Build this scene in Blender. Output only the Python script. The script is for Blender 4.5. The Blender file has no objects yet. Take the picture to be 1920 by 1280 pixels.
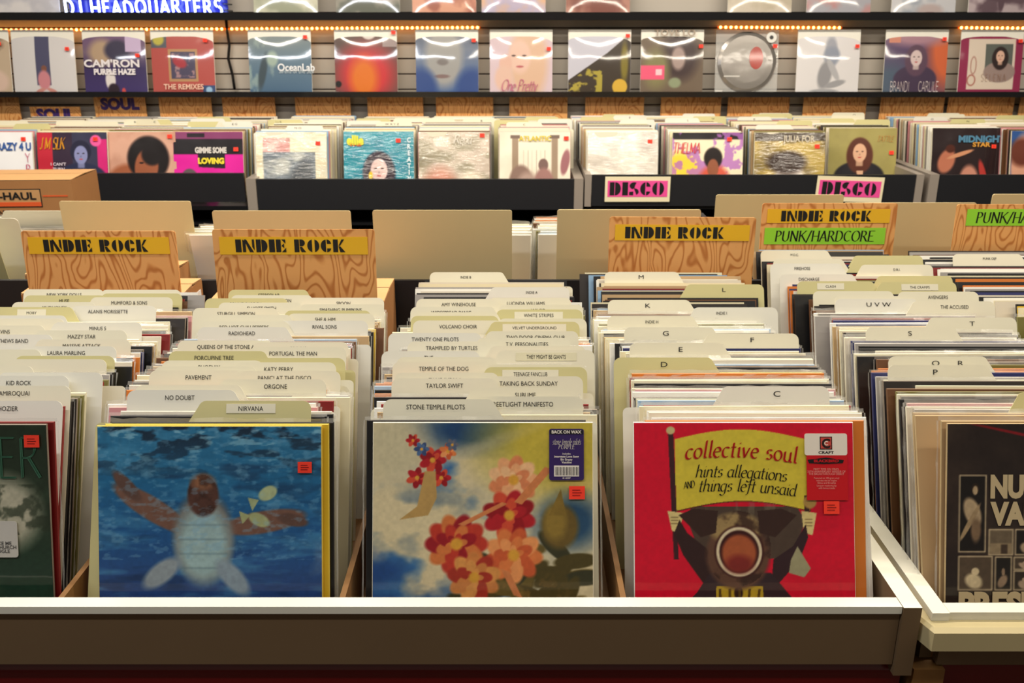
import bpy, math, random
import numpy as np
from mathutils import Vector
random.seed(7); RNG = np.random.RandomState(11)
C = bpy.context.scene.collection
SC = bpy.context.scene
# ------------------------------------------------------------------ camera, world, lights, exposure
F = 1750.0; PITCH = math.atan(608/F); EYE = 1.6
cd = bpy.data.cameras.new('camera'); cam = bpy.data.objects.new('camera', cd); C.objects.link(cam)
cam.location = (0, 0, EYE); cam.rotation_euler = (math.pi/2-PITCH, 0, 0)
cd.sensor_width = 36; cd.lens = 36*F/1920; cd.clip_start = .05
cd.dof.use_dof = True; cd.dof.focus_distance = 1.5; cd.dof.aperture_fstop = 10
SC.camera = cam
SC.view_settings.view_transform = 'Standard'; SC.view_settings.look = 'None'
SC.view_settings.exposure = 0.53; SC.view_settings.gamma = 1; SC.view_settings.use_curve_mapping = False
w = bpy.data.worlds.new('world'); SC.world = w; w.use_nodes = True
w.node_tree.nodes['Background'].inputs[0].default_value = (1, .88, .72, 1)
w.node_tree.nodes['Background'].inputs[1].default_value = .085
def area(name, loc, sx, sy, power, col, rot=(0,0,0)):
    l = bpy.data.lights.new(name, 'AREA'); l.shape = 'RECTANGLE'; l.size = sx; l.size_y = sy
    l.energy = power; l.color = col
    o = bpy.data.objects.new(name, l); o.location = loc; o.rotation_euler = rot; C.objects.link(o); return o
WARM = (1, .90, .75); COOL = (.93, .95, 1)
area('ceiling_tube_light', (-1.3, 1.75, 3.05), 2.4, .14, 27, WARM)
area('ceiling_tube_light', (1.5, 1.75, 3.05), 2.4, .14, 27, WARM)
area('ceiling_tube_light', (0, 3.1, 3.05), 5.6, .14, 108, WARM)
area('ceiling_tube_light', (-2.1, .35, 3.05), 3.4, .09, 27, COOL)
area('ceiling_tube_light', (1.9, .35, 3.05), 3.8, .09, 24, WARM)

# ------------------------------------------------------------------ projection helpers (measured points put on real planes)
cp, sp = math.cos(PITCH), math.sin(PITCH)
def at_Y(px, py, Y):
    a, b = (px-960)/F, (640-py)/F
    t = Y/(cp+b*sp)
    return Vector((a*t, Y, EYE+t*(-sp+b*cp)))
def at_H(px, py, H):
    a, b = (px-960)/F, (640-py)/F
    t = -H/(-sp+b*cp)
    return Vector((a*t, t*(cp+b*sp), EYE-H))
# ------------------------------------------------------------------ materials
def lin(c): return tuple((x/12.92 if x <= .04045 else ((x+.055)/1.055)**2.4) for x in c)
MATS = {}
def mat(name, col, rough=.5, metal=0, coat=0, emit=None, estr=0, alpha=1, noise=0, nscale=40, bump=0, bscale=60, trans=0, spec=.5):
    if name in MATS: return MATS[name]
    m = bpy.data.materials.new(name); m.use_nodes = True; nt = m.node_tree; b = nt.nodes['Principled BSDF']
    c = lin(col)+(1,)
    b.inputs['Base Color'].default_value = c; b.inputs['Roughness'].default_value = rough
    b.inputs['Metallic'].default_value = metal; b.inputs['Coat Weight'].default_value = coat
    b.inputs['Specular IOR Level'].default_value = spec
    b.inputs['Coat Roughness'].default_value = .06; b.inputs['Alpha'].default_value = alpha
    b.inputs['Transmission Weight'].default_value = trans
    if emit: b.inputs['Emission Color'].default_value = lin(emit)+(1,); b.inputs['Emission Strength'].default_value = estr
    tc = nt.nodes.new('ShaderNodeTexCoord')
    if noise:
        n = nt.nodes.new('ShaderNodeTexNoise'); n.inputs['Scale'].default_value = nscale; n.inputs['Detail'].default_value = 5
        nt.links.new(tc.outputs['Object'], n.inputs['Vector'])
        mx = nt.nodes.new('ShaderNodeMix'); mx.data_type = 'RGBA'
        mx.inputs['A'].default_value = tuple(x*(1-noise) for x in c[:3])+(1,)
        mx.inputs['B'].default_value = tuple(min(1, x*(1+noise)) for x in c[:3])+(1,)
        nt.links.new(n.outputs['Fac'], mx.inputs['Factor']); nt.links.new(mx.outputs['Result'], b.inputs['Base Color'])
    if bump:
        n = nt.nodes.new('ShaderNodeTexNoise'); n.inputs['Scale'].default_value = bscale; n.inputs['Detail'].default_value = 4
        nt.links.new(tc.outputs['Object'], n.inputs['Vector'])
        bp = nt.nodes.new('ShaderNodeBump'); bp.inputs['Strength'].default_value = bump; bp.inputs['Distance'].default_value = .002
        nt.links.new(n.outputs['Fac'], bp.inputs['Height']); nt.links.new(bp.outputs['Normal'], b.inputs['Normal'])
        nt.links.new(bp.outputs['Normal'], b.inputs['Coat Normal'])
    MATS[name] = m; return m
def art_mat(name, bump, scale, stretch, rough, crough, coat=1, dist=.004, ior=1.5):
    m = bpy.data.materials.new(name); m.use_nodes = True; nt = m.node_tree; b = nt.nodes['Principled BSDF']
    a = nt.nodes.new('ShaderNodeAttribute'); a.attribute_name = 'Col'
    nt.links.new(a.outputs['Color'], b.inputs['Base Color'])
    b.inputs['Roughness'].default_value = rough; b.inputs['Coat Weight'].default_value = coat
    b.inputs['Coat Roughness'].default_value = crough; b.inputs['Specular IOR Level'].default_value = .3
    b.inputs['Coat IOR'].default_value = ior
    tc = nt.nodes.new('ShaderNodeTexCoord'); mp = nt.nodes.new('ShaderNodeMapping'); mp.inputs['Scale'].default_value = stretch
    mp.inputs['Rotation'].default_value = (0, .7, 0)
    oi = nt.nodes.new('ShaderNodeObjectInfo'); ad = nt.nodes.new('ShaderNodeVectorMath'); ad.operation = 'ADD'
    nt.links.new(tc.outputs['Object'], mp.inputs['Vector']); nt.links.new(mp.outputs['Vector'], ad.inputs[0])
    nt.links.new(oi.outputs['Random'], ad.inputs[1])
    n = nt.nodes.new('ShaderNodeTexNoise'); n.inputs['Scale'].default_value = scale; n.inputs['Detail'].default_value = 3
    n.inputs['Distortion'].default_value = 1.2
    nt.links.new(ad.outputs[0], n.inputs['Vector'])
    bp = nt.nodes.new('ShaderNodeBump'); bp.inputs['Strength'].default_value = bump; bp.inputs['Distance'].default_value = dist
    nt.links.new(n.outputs['Fac'], bp.inputs['Height']); nt.links.new(bp.outputs['Normal'], b.inputs['Coat Normal'])
    MATS[name] = m; return m
M_SHRINK = art_mat('shrink_wrapped_print', .25, 5, (1, 1, 1), .35, .08, dist=.006)
M_WALLP = art_mat('glossy_shrink_wrap_print', .06, 4, (1, 1, 1), .35, .06, ior=1.9, dist=.006)
M_CRINK = art_mat('crinkled_bag_print', 1.0, 14, (1, 1, 4), .4, .10, ior=1.9, dist=.010)
M_MATTE = art_mat('paper_print', .2, 30, (1, 1, 1), .55, .3, coat=.15, dist=.002)
def plywood():
    m = bpy.data.materials.new('plywood_print'); m.use_nodes = True; nt = m.node_tree; b = nt.nodes['Principled BSDF']
    tc = nt.nodes.new('ShaderNodeTexCoord'); mp = nt.nodes.new('ShaderNodeMapping'); mp.inputs['Scale'].default_value = (14, 14, 5)
    oi = nt.nodes.new('ShaderNodeObjectInfo'); ad = nt.nodes.new('ShaderNodeVectorMath'); ad.operation = 'ADD'
    nt.links.new(tc.outputs['Object'], mp.inputs['Vector']); nt.links.new(mp.outputs['Vector'], ad.inputs[0]); nt.links.new(oi.outputs['Random'], ad.inputs[1])
    n = nt.nodes.new('ShaderNodeTexNoise'); n.inputs['Scale'].default_value = 1.0; n.inputs['Detail'].default_value = 1.5; n.inputs['Distortion'].default_value = .5
    nt.links.new(ad.outputs[0], n.inputs['Vector'])
    mu = nt.nodes.new('ShaderNodeMath'); mu.operation = 'MULTIPLY'; mu.inputs[1].default_value = 95
    nt.links.new(n.outputs['Fac'], mu.inputs[0])
    s = nt.nodes.new('ShaderNodeMath'); s.operation = 'SINE'; nt.links.new(mu.outputs[0], s.inputs[0])
    r = nt.nodes.new('ShaderNodeValToRGB'); e = r.color_ramp.elements
    e[0].position = 0; e[0].color = lin((.90, .66, .40))+(1,); e[1].position = 1; e[1].color = lin((.74, .46, .22))+(1,)
    e.new(.40).color = lin((.87, .62, .36))+(1,)
    r.color_ramp.elements[1].position = .45
    nt.links.new(s.outputs[0], r.inputs[0]); nt.links.new(r.outputs[0], b.inputs['Base Color'])
    b.inputs['Roughness'].default_value = .5
    MATS['plywood_print'] = m; return m
M_PLY = plywood()
M_CREAM = mat('cream_plastic', (.89, .87, .78), .32, bump=.1, bscale=12, noise=.03, nscale=14)
M_OLIVE = mat('yellowed_plastic', (.80, .77, .56), .34, bump=.1, bscale=12, noise=.03, nscale=14)
M_MILK = mat('milky_plastic', (.88, .87, .82), .25, bump=.1, bscale=12, noise=.02)
M_INK = mat('black_ink', (.05, .05, .05), .6)
M_TAPE = mat('label_tape', (.86, .84, .72), .4)
M_WHITE = mat('white_laminate', (.96, .95, .88), .35, noise=.03, nscale=5)
M_TANLAM = mat('tan_painted_panel', (.47, .38, .27), .55, noise=.06, nscale=8)
M_BEIGE = mat('beige_bullnose', (.80, .74, .56), .35, noise=.05, nscale=10)
M_RED = mat('dark_red_laminate', (.42, .03, .04), .22, coat=.5)
M_BLACK = mat('black_paint', (.085, .09, .11), .5, noise=.1, nscale=30)
M_BLACKG = mat('glossy_black_plastic', (.07, .07, .08), .25, coat=.4)
M_DARKW = mat('dark_stained_wood', (.25, .15, .09), .5, noise=.2, nscale=20)
M_PART = mat('brown_fibreboard', (.52, .36, .17), .6, noise=.08, nscale=25)
M_CARD = mat('corrugated_cardboard', (.76, .58, .38), .7, noise=.08, nscale=18)
M_CARDD = mat('brown_cardboard_side', (.66, .46, .27), .7, noise=.08, nscale=18)
M_TAN = mat('tan_card_back', (.80, .73, .55), .5, noise=.04, nscale=6)
M_STICK = mat('orange_red_price_sticker', (1.0, .24, .14), .6)
M_SLAT = mat('grey_slatwall_laminate', (.76, .73, .69), .35, noise=.03, nscale=3)
M_GROOVE = mat('dark_slatwall_groove', (.25, .15, .11), .6)
M_ALU = mat('grey_aluminium_strip', (.66, .62, .58), .35, metal=.3)
M_FLOOR = mat('dark_carpet', (.22, .15, .12), .9, noise=.2, nscale=60)
M_FILM = mat('clear_poly_film', (.93, .92, .88), .12, alpha=.28, bump=.6, bscale=30, spec=.9)
M_YELLAB = mat('yellow_label_tape', (.92, .72, .16), .35)
M_GREENLAB = mat('green_label_tape', (.58, .84, .22), .35)
M_PINKLAB = mat('pink_label', (.93, .32, .62), .4)
M_PURPLEINK = mat('purple_ink', (.22, .12, .40), .5)
M_PAPER = mat('cream_paper', (.92, .88, .74), .5)
M_WPAPER = mat('white_paper', (.93, .92, .9), .5)
M_ORANGEINK = mat('orange_ink', (.88, .36, .16), .6)
M_NEON = mat('neon_gas_tube', (.6, .7, 1), .3, emit=(.72, .80, 1.0), estr=5.5)
M_NBACK = mat('blue_halo_backing', (.06, .10, .55), .3, coat=.3)  # acrylic coloured blue to carry the neon's halo around the letters
M_BULB = mat('amber_bulb', (1, .6, .2), .3, emit=(1, .74, .36), estr=7)
M_ROPE = mat('amber_rope_tube', (.9, .4, .1), .3, emit=(1, .36, .05), estr=1.1)
def flat(col, rough=.45, coat=0): return mat('ink_%02x%02x%02x' % tuple(int(min(1, x)*255) for x in col), col, rough, coat=coat)

# ------------------------------------------------------------------ mesh builder
class MB:
    def __init__(s): s.v = []; s.f = []; s.m = []; s.sm = []
    def poly(s, pts, mi=0, smooth=False):
        n = len(s.v); s.v += [tuple(p) for p in pts]; s.f.append(tuple(range(n, n+len(pts)))); s.m.append(mi); s.sm.append(smooth)
    def box(s, x0, x1, y0, y1, z0, z1, mi=0, mats=None):
        n = len(s.v)
        s.v += [(x, y, z) for z in (z0, z1) for y in (y0, y1) for x in (x0, x1)]
        fs = [(0,2,3,1), (4,5,7,6), (0,1,5,4), (2,6,7,3), (0,4,6,2), (1,3,7,5)]  # bottom top front back left right
        for k, f in enumerate(fs): s.f.append(tuple(n+i for i in f)); s.m.append(mats[k] if mats else mi); s.sm.append(False)
    def prism(s, out, y0, y1, mi=0, mfront=None):   # outline in xz, extruded in y
        n = len(s.v); k = len(out)
        s.v += [(x, y0, z) for x, z in out]+[(x, y1, z) for x, z in out]
        s.f.append(tuple(range(n, n+k))); s.m.append(mi if mfront is None else mfront); s.sm.append(False)
        s.f.append(tuple(range(n+2*k-1, n+k-1, -1))); s.m.append(mi); s.sm.append(False)
        for i in range(k):
            j = (i+1) % k; s.f.append((n+j, n+i, n+k+i, n+k+j)); s.m.append(mi); s.sm.append(False)
    def prism_x(s, out, x0, x1, mi=0, smooth=False):     # outline in yz, extruded in x
        n = len(s.v); k = len(out)
        s.v += [(x0, y, z) for y, z in out]+[(x1, y, z) for y, z in out]
        s.f.append(tuple(range(n, n+k))); s.m.append(mi); s.sm.append(False)
        s.f.append(tuple(range(n+2*k-1, n+k-1, -1))); s.m.append(mi); s.sm.append(False)
        for i in range(k):
            j = (i+1) % k; s.f.append((n+j, n+i, n+k+i, n+k+j)); s.m.append(mi); s.sm.append(smooth)
    def tube(s, pts, r, mi=0, seg=8):
        pts = [Vector(p) for p in pts]; n0 = len(s.v)
        for i, p in enumerate(pts):
            d = (pts[min(i+1, len(pts)-1)]-pts[max(i-1, 0)]).normalized()
            u = d.cross(Vector((0, 1, 0)));  u = u if u.length > .1 else d.cross(Vector((0, 0, 1)))
            u.normalize(); v = d.cross(u)
            for k in range(seg):
                a = 2*math.pi*k/seg; s.v.append(tuple(p+u*(r*math.cos(a))+v*(r*math.sin(a))))
        for i in range(len(pts)-1):
            for k in range(seg):
                a = n0+i*seg+k; b = n0+i*seg+(k+1) % seg
                s.f.append((a, b, b+seg, a+seg)); s.m.append(mi); s.sm.append(True)
        s.f.append(tuple(n0+k for k in range(seg-1, -1, -1))); s.m.append(mi); s.sm.append(False)
        s.f.append(tuple(n0+(len(pts)-1)*seg+k for k in range(seg))); s.m.append(mi); s.sm.append(False)
    def add2d(s, vf, ox, oz, y, mi=0, sx=1, sz=1, fn=None):
        vs, fs = vf; n = len(s.v)
        for x, z in vs:
            if fn: x, z = fn(x, z)
            s.v.append((ox+x*sx, y, oz+z*sz))
        for f in fs: s.f.append(tuple(n+i for i in f)); s.m.append(mi); s.sm.append(False)
    def mesh(s, name, mats):
        me = bpy.data.meshes.new(name); me.from_pydata(s.v, [], s.f)
        for m in mats: me.materials.append(m)
        me.polygons.foreach_set('material_index', s.m); me.polygons.foreach_set('use_smooth', s.sm); me.update(); return me
    def build(s, name, mats, parent=None, loc=(0,0,0)):
        return obj(name, s.mesh(name, mats if isinstance(mats, (list, tuple)) else [mats]), parent, loc)
def obj(name, me, parent=None, loc=(0,0,0), rot=(0,0,0)):
    o = bpy.data.objects.new(name, me); C.objects.link(o); o.location = loc; o.rotation_euler = rot
    if parent: o.parent = parent
    return o
def tag(o, label=None, cat=None, group=None, kind=None):
    if label: o['label'] = label
    if cat: o['category'] = cat
    if group: o['group'] = group
    if kind: o['kind'] = kind
    return o
def empty(name, loc=(0,0,0), rot=(0,0,0)): return obj(name, None, None, loc, rot)
# ------------------------------------------------------------------ lettering: built-in font, pen strokes, stencil blocks
TC = {}
def sans(txt, bold=0.0):
    k = (txt, bold)
    if k in TC: return TC[k]
    cu = bpy.data.curves.new('t', 'FONT'); cu.body = txt; cu.size = 1; cu.resolution_u = 3; cu.offset = bold
    o = bpy.data.objects.new('t', cu); me = bpy.data.meshes.new_from_object(o)
    vs = [(v.co.x, v.co.y) for v in me.vertices]; fs = [tuple(p.vertices) for p in me.polygons]
    bpy.data.objects.remove(o); bpy.data.meshes.remove(me)
    x0 = min(v[0] for v in vs); x1 = max(v[0] for v in vs)
    vs = [(x-(x0+x1)/2, y-.364) for x, y in vs]           # centred on x and on the cap height
    TC[k] = ((vs, fs), x1-x0); return TC[k]
def L(*p): return [(p[i], p[i+1]) for i in range(0, len(p), 2)]
def A(cx, cy, rx, ry, a0, a1, n=14):
    return [(cx+rx*math.cos(math.radians(a0+(a1-a0)*i/n)), cy+ry*math.sin(math.radians(a0+(a1-a0)*i/n))) for i in range(n+1)]
SK = {  # advance width, strokes (cap height 1, x height .6)
 ' ': (.35, []), '/': (.5, [L(.0,-.15,.42,1.05)]), "'": (.25, [L(.12,1,.08,.75)]),
 'A': (.8, [L(0,0,.36,1), L(.36,1,.72,0), L(.14,.34,.6,.34)]), 'B': (.7, [L(.08,0,.08,1), A(.2,.75,.36,.25,90,-90), A(.2,.25,.42,.25,90,-90), L(.08,1,.22,1), L(.08,.5,.22,.5), L(.08,0,.22,0)]),
 'C': (.8, [A(.42,.5,.38,.5,50,310)]), 'D': (.85, [L(.08,0,.08,1), L(.08,1,.3,1)+A(.3,.5,.42,.5,90,-90)+L(.3,0,.08,0)]),
 'E': (.65, [L(.08,0,.08,1), L(.08,1,.55,1), L(.08,.52,.48,.52), L(.08,0,.57,0)]), 'F': (.6, [L(.08,0,.08,1), L(.08,1,.55,1), L(.08,.52,.45,.52)]),
 'H': (.85, [L(.08,0,.08,1), L(.72,0,.72,1), L(.08,.5,.72,.5)]), 'I': (.3, [L(.13,0,.13,1)]), 'J': (.5, [L(.36,1,.36,.25)+A(.2,.22,.16,.22,0,-150)]),
 'K': (.8, [L(.08,0,.08,1), L(.68,1,.1,.45), L(.26,.6,.74,0)]), 'L': (.6, [L(.08,1,.08,0,.52,0)]), 'N': (.9, [L(.1,0,.1,1), L(.1,1,.74,0), L(.74,0,.74,1)]),
 'O': (.92, [A(.44,.5,.4,.5,90,450,24)]), 'P': (.65, [L(.08,0,.08,1), L(.08,1,.25,1)+A(.25,.75,.3,.25,90,-90)+L(.25,.5,.08,.5)]),
 'Q': (.95, [A(.44,.5,.4,.5,90,450,24), L(.5,.25,.85,-.08)]), 'R': (.78, [L(.08,0,.08,1), L(.08,1,.25,1)+A(.25,.75,.3,.25,90,-90)+L(.25,.5,.08,.5), L(.32,.5,.7,0)]),
 'S': (.66, [A(.32,.76,.24,.24,40,250), A(.32,.25,.27,.26,80,-140)]), 'T': (.75, [L(.35,0,.35,1), L(0,1,.7,1)]), 'U': (.85, [L(.1,1,.1,.35)+A(.4,.33,.3,.33,180,360)+L(.7,.35,.7,1)]),
 'V': (.8, [L(0,1,.36,0), L(.36,0,.7,1)]), 'M': (1, [L(.08,0,.08,1), L(.08,1,.45,.1), L(.45,.1,.82,1), L(.82,1,.82,0)]), 'Z': (.7, [L(.05,1,.6,1), L(.6,1,.03,0), L(.03,0,.62,0)]),
 'a': (.52, [A(.22,.3,.2,.3,60,320), L(.42,.6,.42,.08,.5,0)]), 'c': (.46, [A(.25,.3,.22,.3,50,310)]), 'd': (.54, [A(.22,.3,.2,.3,60,320), L(.43,1.02,.43,.08,.52,0)]),
 'e': (.48, [L(.05,.32,.42,.36)+A(.24,.36,.18,.24,0,160)+A(.25,.3,.22,.3,170,310)]), 'f': (.36, [A(.36,.82,.16,.18,40,180)+L(.2,.8,.16,-.1)+A(.02,-.1,.14,.14,0,-90), L(.04,.58,.36,.58)]),
 'g': (.54, [A(.22,.3,.2,.3,60,320), L(.42,.6,.42,-.1)+A(.22,-.12,.2,.2,0,-150)]), 'h': (.56, [L(.08,1.02,.08,0), L(.08,.4,.1,.44)+A(.27,.42,.17,.18,160,0)+L(.44,.4,.44,.06,.54,0)]),
 'i': (.26, [L(.04,.52,.12,.6,.12,.06,.22,0), L(.13,.82,.15,.86)]), 'l': (.26, [L(.12,1.02,.12,.06,.22,0)]), 'n': (.56, [L(.08,.6,.08,0), L(.08,.4,.1,.44)+A(.27,.42,.17,.18,160,0)+L(.44,.4,.44,.06,.54,0)]),
 'o': (.52, [A(.25,.3,.22,.3,90,450,20)]), 's': (.42, [A(.2,.45,.15,.14,40,240), A(.19,.16,.16,.15,80,-140)]), 't': (.34, [L(.14,.85,.14,.1)+A(.24,.1,.1,.1,180,300), L(.02,.6,.3,.6)]),
 'u': (.56, [L(.08,.6,.08,.2)+A(.25,.18,.17,.18,180,360)+L(.43,.2,.43,.6), L(.43,.2,.44,.06,.54,0)]), 'v': (.5, [L(.04,.6,.2,0), L(.2,0,.44,.6)]), 'b': (.54, [L(.08,1.02,.08,.05), A(.27,.3,.2,.3,120,-120)]), 'p': (.54, [L(.08,.6,.08,-.35), A(.27,.3,.2,.3,120,-120)]), 'm': (.8, [L(.08,.6,.08,0), L(.08,.4,.1,.44)+A(.22,.42,.13,.18,160,0)+L(.35,.4,.35,0), A(.49,.42,.13,.18,160,0)+L(.62,.4,.62,0)]), 'y': (.5, [L(.04,.6,.22,.05), L(.44,.6,.16,-.3)]), 'Y': (.75, [L(0,1,.33,.5), L(.66,1,.33,.5,.33,0)]), 'r': (.4, [L(.08,.6,.08,0), L(.08,.4,.1,.44)+A(.25,.42,.15,.18,160,50)]),
}
def pen(txt, thick=.12, thin=.03, ang=20, slant=0, track=0, serif=False):
    vs = []; fs = []; x = 0; na = math.radians(ang); hx, hz = math.cos(na)*thick/2, math.sin(na)*thick/2
    def seg(a, b, ox, oz):
        n = len(vs); vs.extend([(a[0]-ox, a[1]-oz), (b[0]-ox, b[1]-oz), (b[0]+ox, b[1]+oz), (a[0]+ox, a[1]+oz)]); fs.append((n, n+1, n+2, n+3))
    for ch in txt:
        adv, st = SK[ch]
        for s in st:
            for a, b in zip(s, s[1:]):
                a2 = (a[0]+x+slant*a[1], a[1]); b2 = (b[0]+x+slant*b[1], b[1])
                seg(a2, b2, hx, hz)
                dx, dz = b2[0]-a2[0], b2[1]-a2[1]; l = math.hypot(dx, dz) or 1
                seg(a2, b2, -dz/l*thin/2, dx/l*thin/2)
            if serif:
                for p in (s[0], s[-1]):
                    if p[1] in (0, 1) and len(s) < 4: seg((p[0]+x+slant*p[1]-.11, p[1]), (p[0]+x+slant*p[1]+.11, p[1]), 0, .022)
        x += adv+track
    fs2 = []
    for f in fs:                       # one winding for every face
        p = [vs[i] for i in f]; ar = sum(p[i][0]*p[(i+1) % 4][1]-p[(i+1) % 4][0]*p[i][1] for i in range(4))
        fs2.append(f if ar >= 0 else f[::-1])
    return (([(a-x/2, b-.5) for a, b in vs], fs2), x)
def arcp(cx, cy, rx, ry, a0, a1, n=12): return A(cx, cy, rx, ry, a0, a1, n)
STEN = {
 'I': (.55, [[(0,0),(.5,0),(.5,1),(0,1)]]),
 'N': (1.1, [[(0,0),(.28,0),(.28,.86),(0,1)], [(.14,1),(.34,1),(.95,.0),(.6,0),(.32,.6)], [(.82,.42),(1.02,.12),(1.02,1),(.82,1)]]),
 'D': (1.05, [[(0,0),(.42,0),(.42,1),(0,1)], [(.47,0)]+arcp(.5,.5,.48,.5,-90,90)+[(.47,1)]]),
 'E': (.9, [[(0,0),(.42,0),(.42,1),(0,1)], [(.46,1),(.82,1),(.82,.66)], [(.46,.5),(.7,.7),(.7,.3)], [(.46,0),(.86,0),(.86,.36)]]),
 'R': (1.05, [[(0,0),(.42,0),(.42,1),(0,1)], [(.46,.46)]+arcp(.62,.73,.3,.27,-90,90)+[(.46,1)], [(.46,.42),(.66,.42),(1.0,0),(.6,0),(.5,.2)]]),
 'O': (1.1, [arcp(.5,.5,.5,.5,100,260), arcp(.56,.5,.48,.5,-80,80)]),
 'C': (1.0, [arcp(.5,.5,.5,.5,96,264), [(.52,1)]+arcp(.52,.62,.38,.38,80,5)[:]+[(.54,.66)], [(.52,0),(.54,.3)]+[(.9,.3)]+arcp(.52,.36,.38,.36,-10,-80)]),
 'K': (1.05, [[(0,0),(.42,0),(.42,1),(0,1)], [(.46,.5),(.74,1),(.98,1),(.6,.5)], [(.46,.46),(.62,.46),(1.05,0),(.6,0)]]),
 'S': (.9, [arcp(.42,.73,.4,.27,60,250)+[(.46,.55),(.5,.75)], [(.42,.5)]+arcp(.46,.27,.38,.27,90,-60), [(0,.02),(.36,.0),(.36,.3),(.0,.26)]]),
 ' ': (.55, []),
}
def stencil(txt):
    vs = []; fs = []; x = 0
    for ch in txt:
        adv, ps = STEN[ch]
        for p in ps:
            ar = sum(p[i][0]*p[(i+1) % len(p)][1]-p[(i+1) % len(p)][0]*p[i][1] for i in range(len(p)))
            if ar < 0: p = p[::-1]
            n = len(vs); vs += [(a+x, b) for a, b in p]; fs.append(tuple(range(n, n+len(p))))
        x += adv+.06
    return (([(a-x/2, b-.5) for a, b in vs], fs), x)
# ------------------------------------------------------------------ painting of printed covers (colours of the print itself)
class Art:
    def __init__(s, n, base):
        s.n = n; g = (np.arange(n))/(n-1); s.U, s.T = np.meshgrid(g, g)
        s.a = np.zeros((n, n, 3)); s.a[:] = base
        s.sub = None
    def mixm(s, m, c): s.a = s.a*(1-m[..., None])+np.array(c)*m[..., None]
    def ell(s, cx, cy, rx, ry, c, soft=.15, rot=0, al=1):
        r = math.radians(rot); dx = s.U-cx; dy = s.T-cy
        x = (dx*math.cos(r)+dy*math.sin(r))/rx; y = (-dx*math.sin(r)+dy*math.cos(r))/ry
        d = np.sqrt(x*x+y*y); s.mixm(np.clip((1+soft/2-d)/soft, 0, 1)*al, c); return s
    def rect(s, x0, y0, x1, y1, c, al=1, soft=.006):
        m = np.clip((s.U-x0)/soft+.5, 0, 1)*np.clip((x1-s.U)/soft+.5, 0, 1)*np.clip((s.T-y0)/soft+.5, 0, 1)*np.clip((y1-s.T)/soft+.5, 0, 1)
        s.mixm(m*al, c); return s
    def poly(s, pts, c, al=1):
        m = np.zeros_like(s.U)
        for k in range(4):
            o = ((k % 2)-.5)*.5/s.n, ((k//2)-.5)*.5/s.n; ins = np.zeros(s.U.shape, bool); U = s.U+o[0]; T = s.T+o[1]
            for i in range(len(pts)):
                x1, y1 = pts[i]; x2, y2 = pts[(i+1) % len(pts)]
                if y1 == y2: continue
                ins ^= ((y1 > T) != (y2 > T)) & (U < (x2-x1)*(T-y1)/(y2-y1)+x1)
            m += ins*.25
        s.mixm(m*al, c); return s
    def vgrad(s, stops):
        ts = [p[0] for p in stops]
        for k in range(3): s.a[..., k] = np.interp(s.T, ts, [p[1][k] for p in stops])
        return s
    def noise(s, sx, sy, oct=4, seed=0):
        r = np.random.RandomState(seed); out = np.zeros_like(s.U); amp = 1; tot = 0
        for _ in range(oct):
            nx, ny = int(sx)+2, int(sy)+2; g = r.rand(ny+1, nx+1); x = s.U*sx; y = s.T*sy
            xi = np.minimum(x.astype(int), nx-1); yi = np.minimum(y.astype(int), ny-1); fx = x-xi; fy = y-yi
            fx = fx*fx*(3-2*fx); fy = fy*fy*(3-2*fy)
            out += amp*((g[yi, xi]*(1-fx)+g[yi, xi+1]*fx)*(1-fy)+(g[yi+1, xi]*(1-fx)+g[yi+1, xi+1]*fx)*fy)
            tot += amp; amp *= .5; sx *= 2; sy *= 2
        return out/tot
    def nmix(s, sx, sy, lo, hi, c, al=1, seed=0, mask=None, oct=4):
        m = np.clip((s.noise(sx, sy, oct, seed)-lo)/(hi-lo), 0, 1)*al
        if mask is not None: m = m*mask
        s.mixm(m, c); return s
    def grain(s, k=.04, seed=3, f=60):
        s.a = s.a*(1+(s.noise(f, f, 2, seed)-.5)[..., None]*2*k); return s
def person(a, cx, cy, s, skin, hair, cloth, long=True):   # a generic sitter, no likeness
    a.ell(cx, cy+1.5*s, 1.5*s, .95*s, cloth, .1)
    if long: a.ell(cx, cy+.25*s, .78*s, 1.05*s, hair, .15)
    a.ell(cx, cy-.12*s, .62*s, .66*s, hair, .12)
    a.rect(cx-.2*s, cy+.3*s, cx+.2*s, cy+.85*s, [c*.88 for c in skin], soft=.02)
    a.ell(cx, cy+.08*s, .40*s, .54*s, skin, .12)
    for d in (-.16, .16): a.ell(cx+d*s, cy, .075*s, .035*s, (.15, .1, .1), .4)
    a.ell(cx, cy+.18*s, .04*s, .06*s, [c*.8 for c in skin], .5); a.ell(cx, cy+.34*s, .11*s, .035*s, (.7, .25, .25), .4)
    return a
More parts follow.
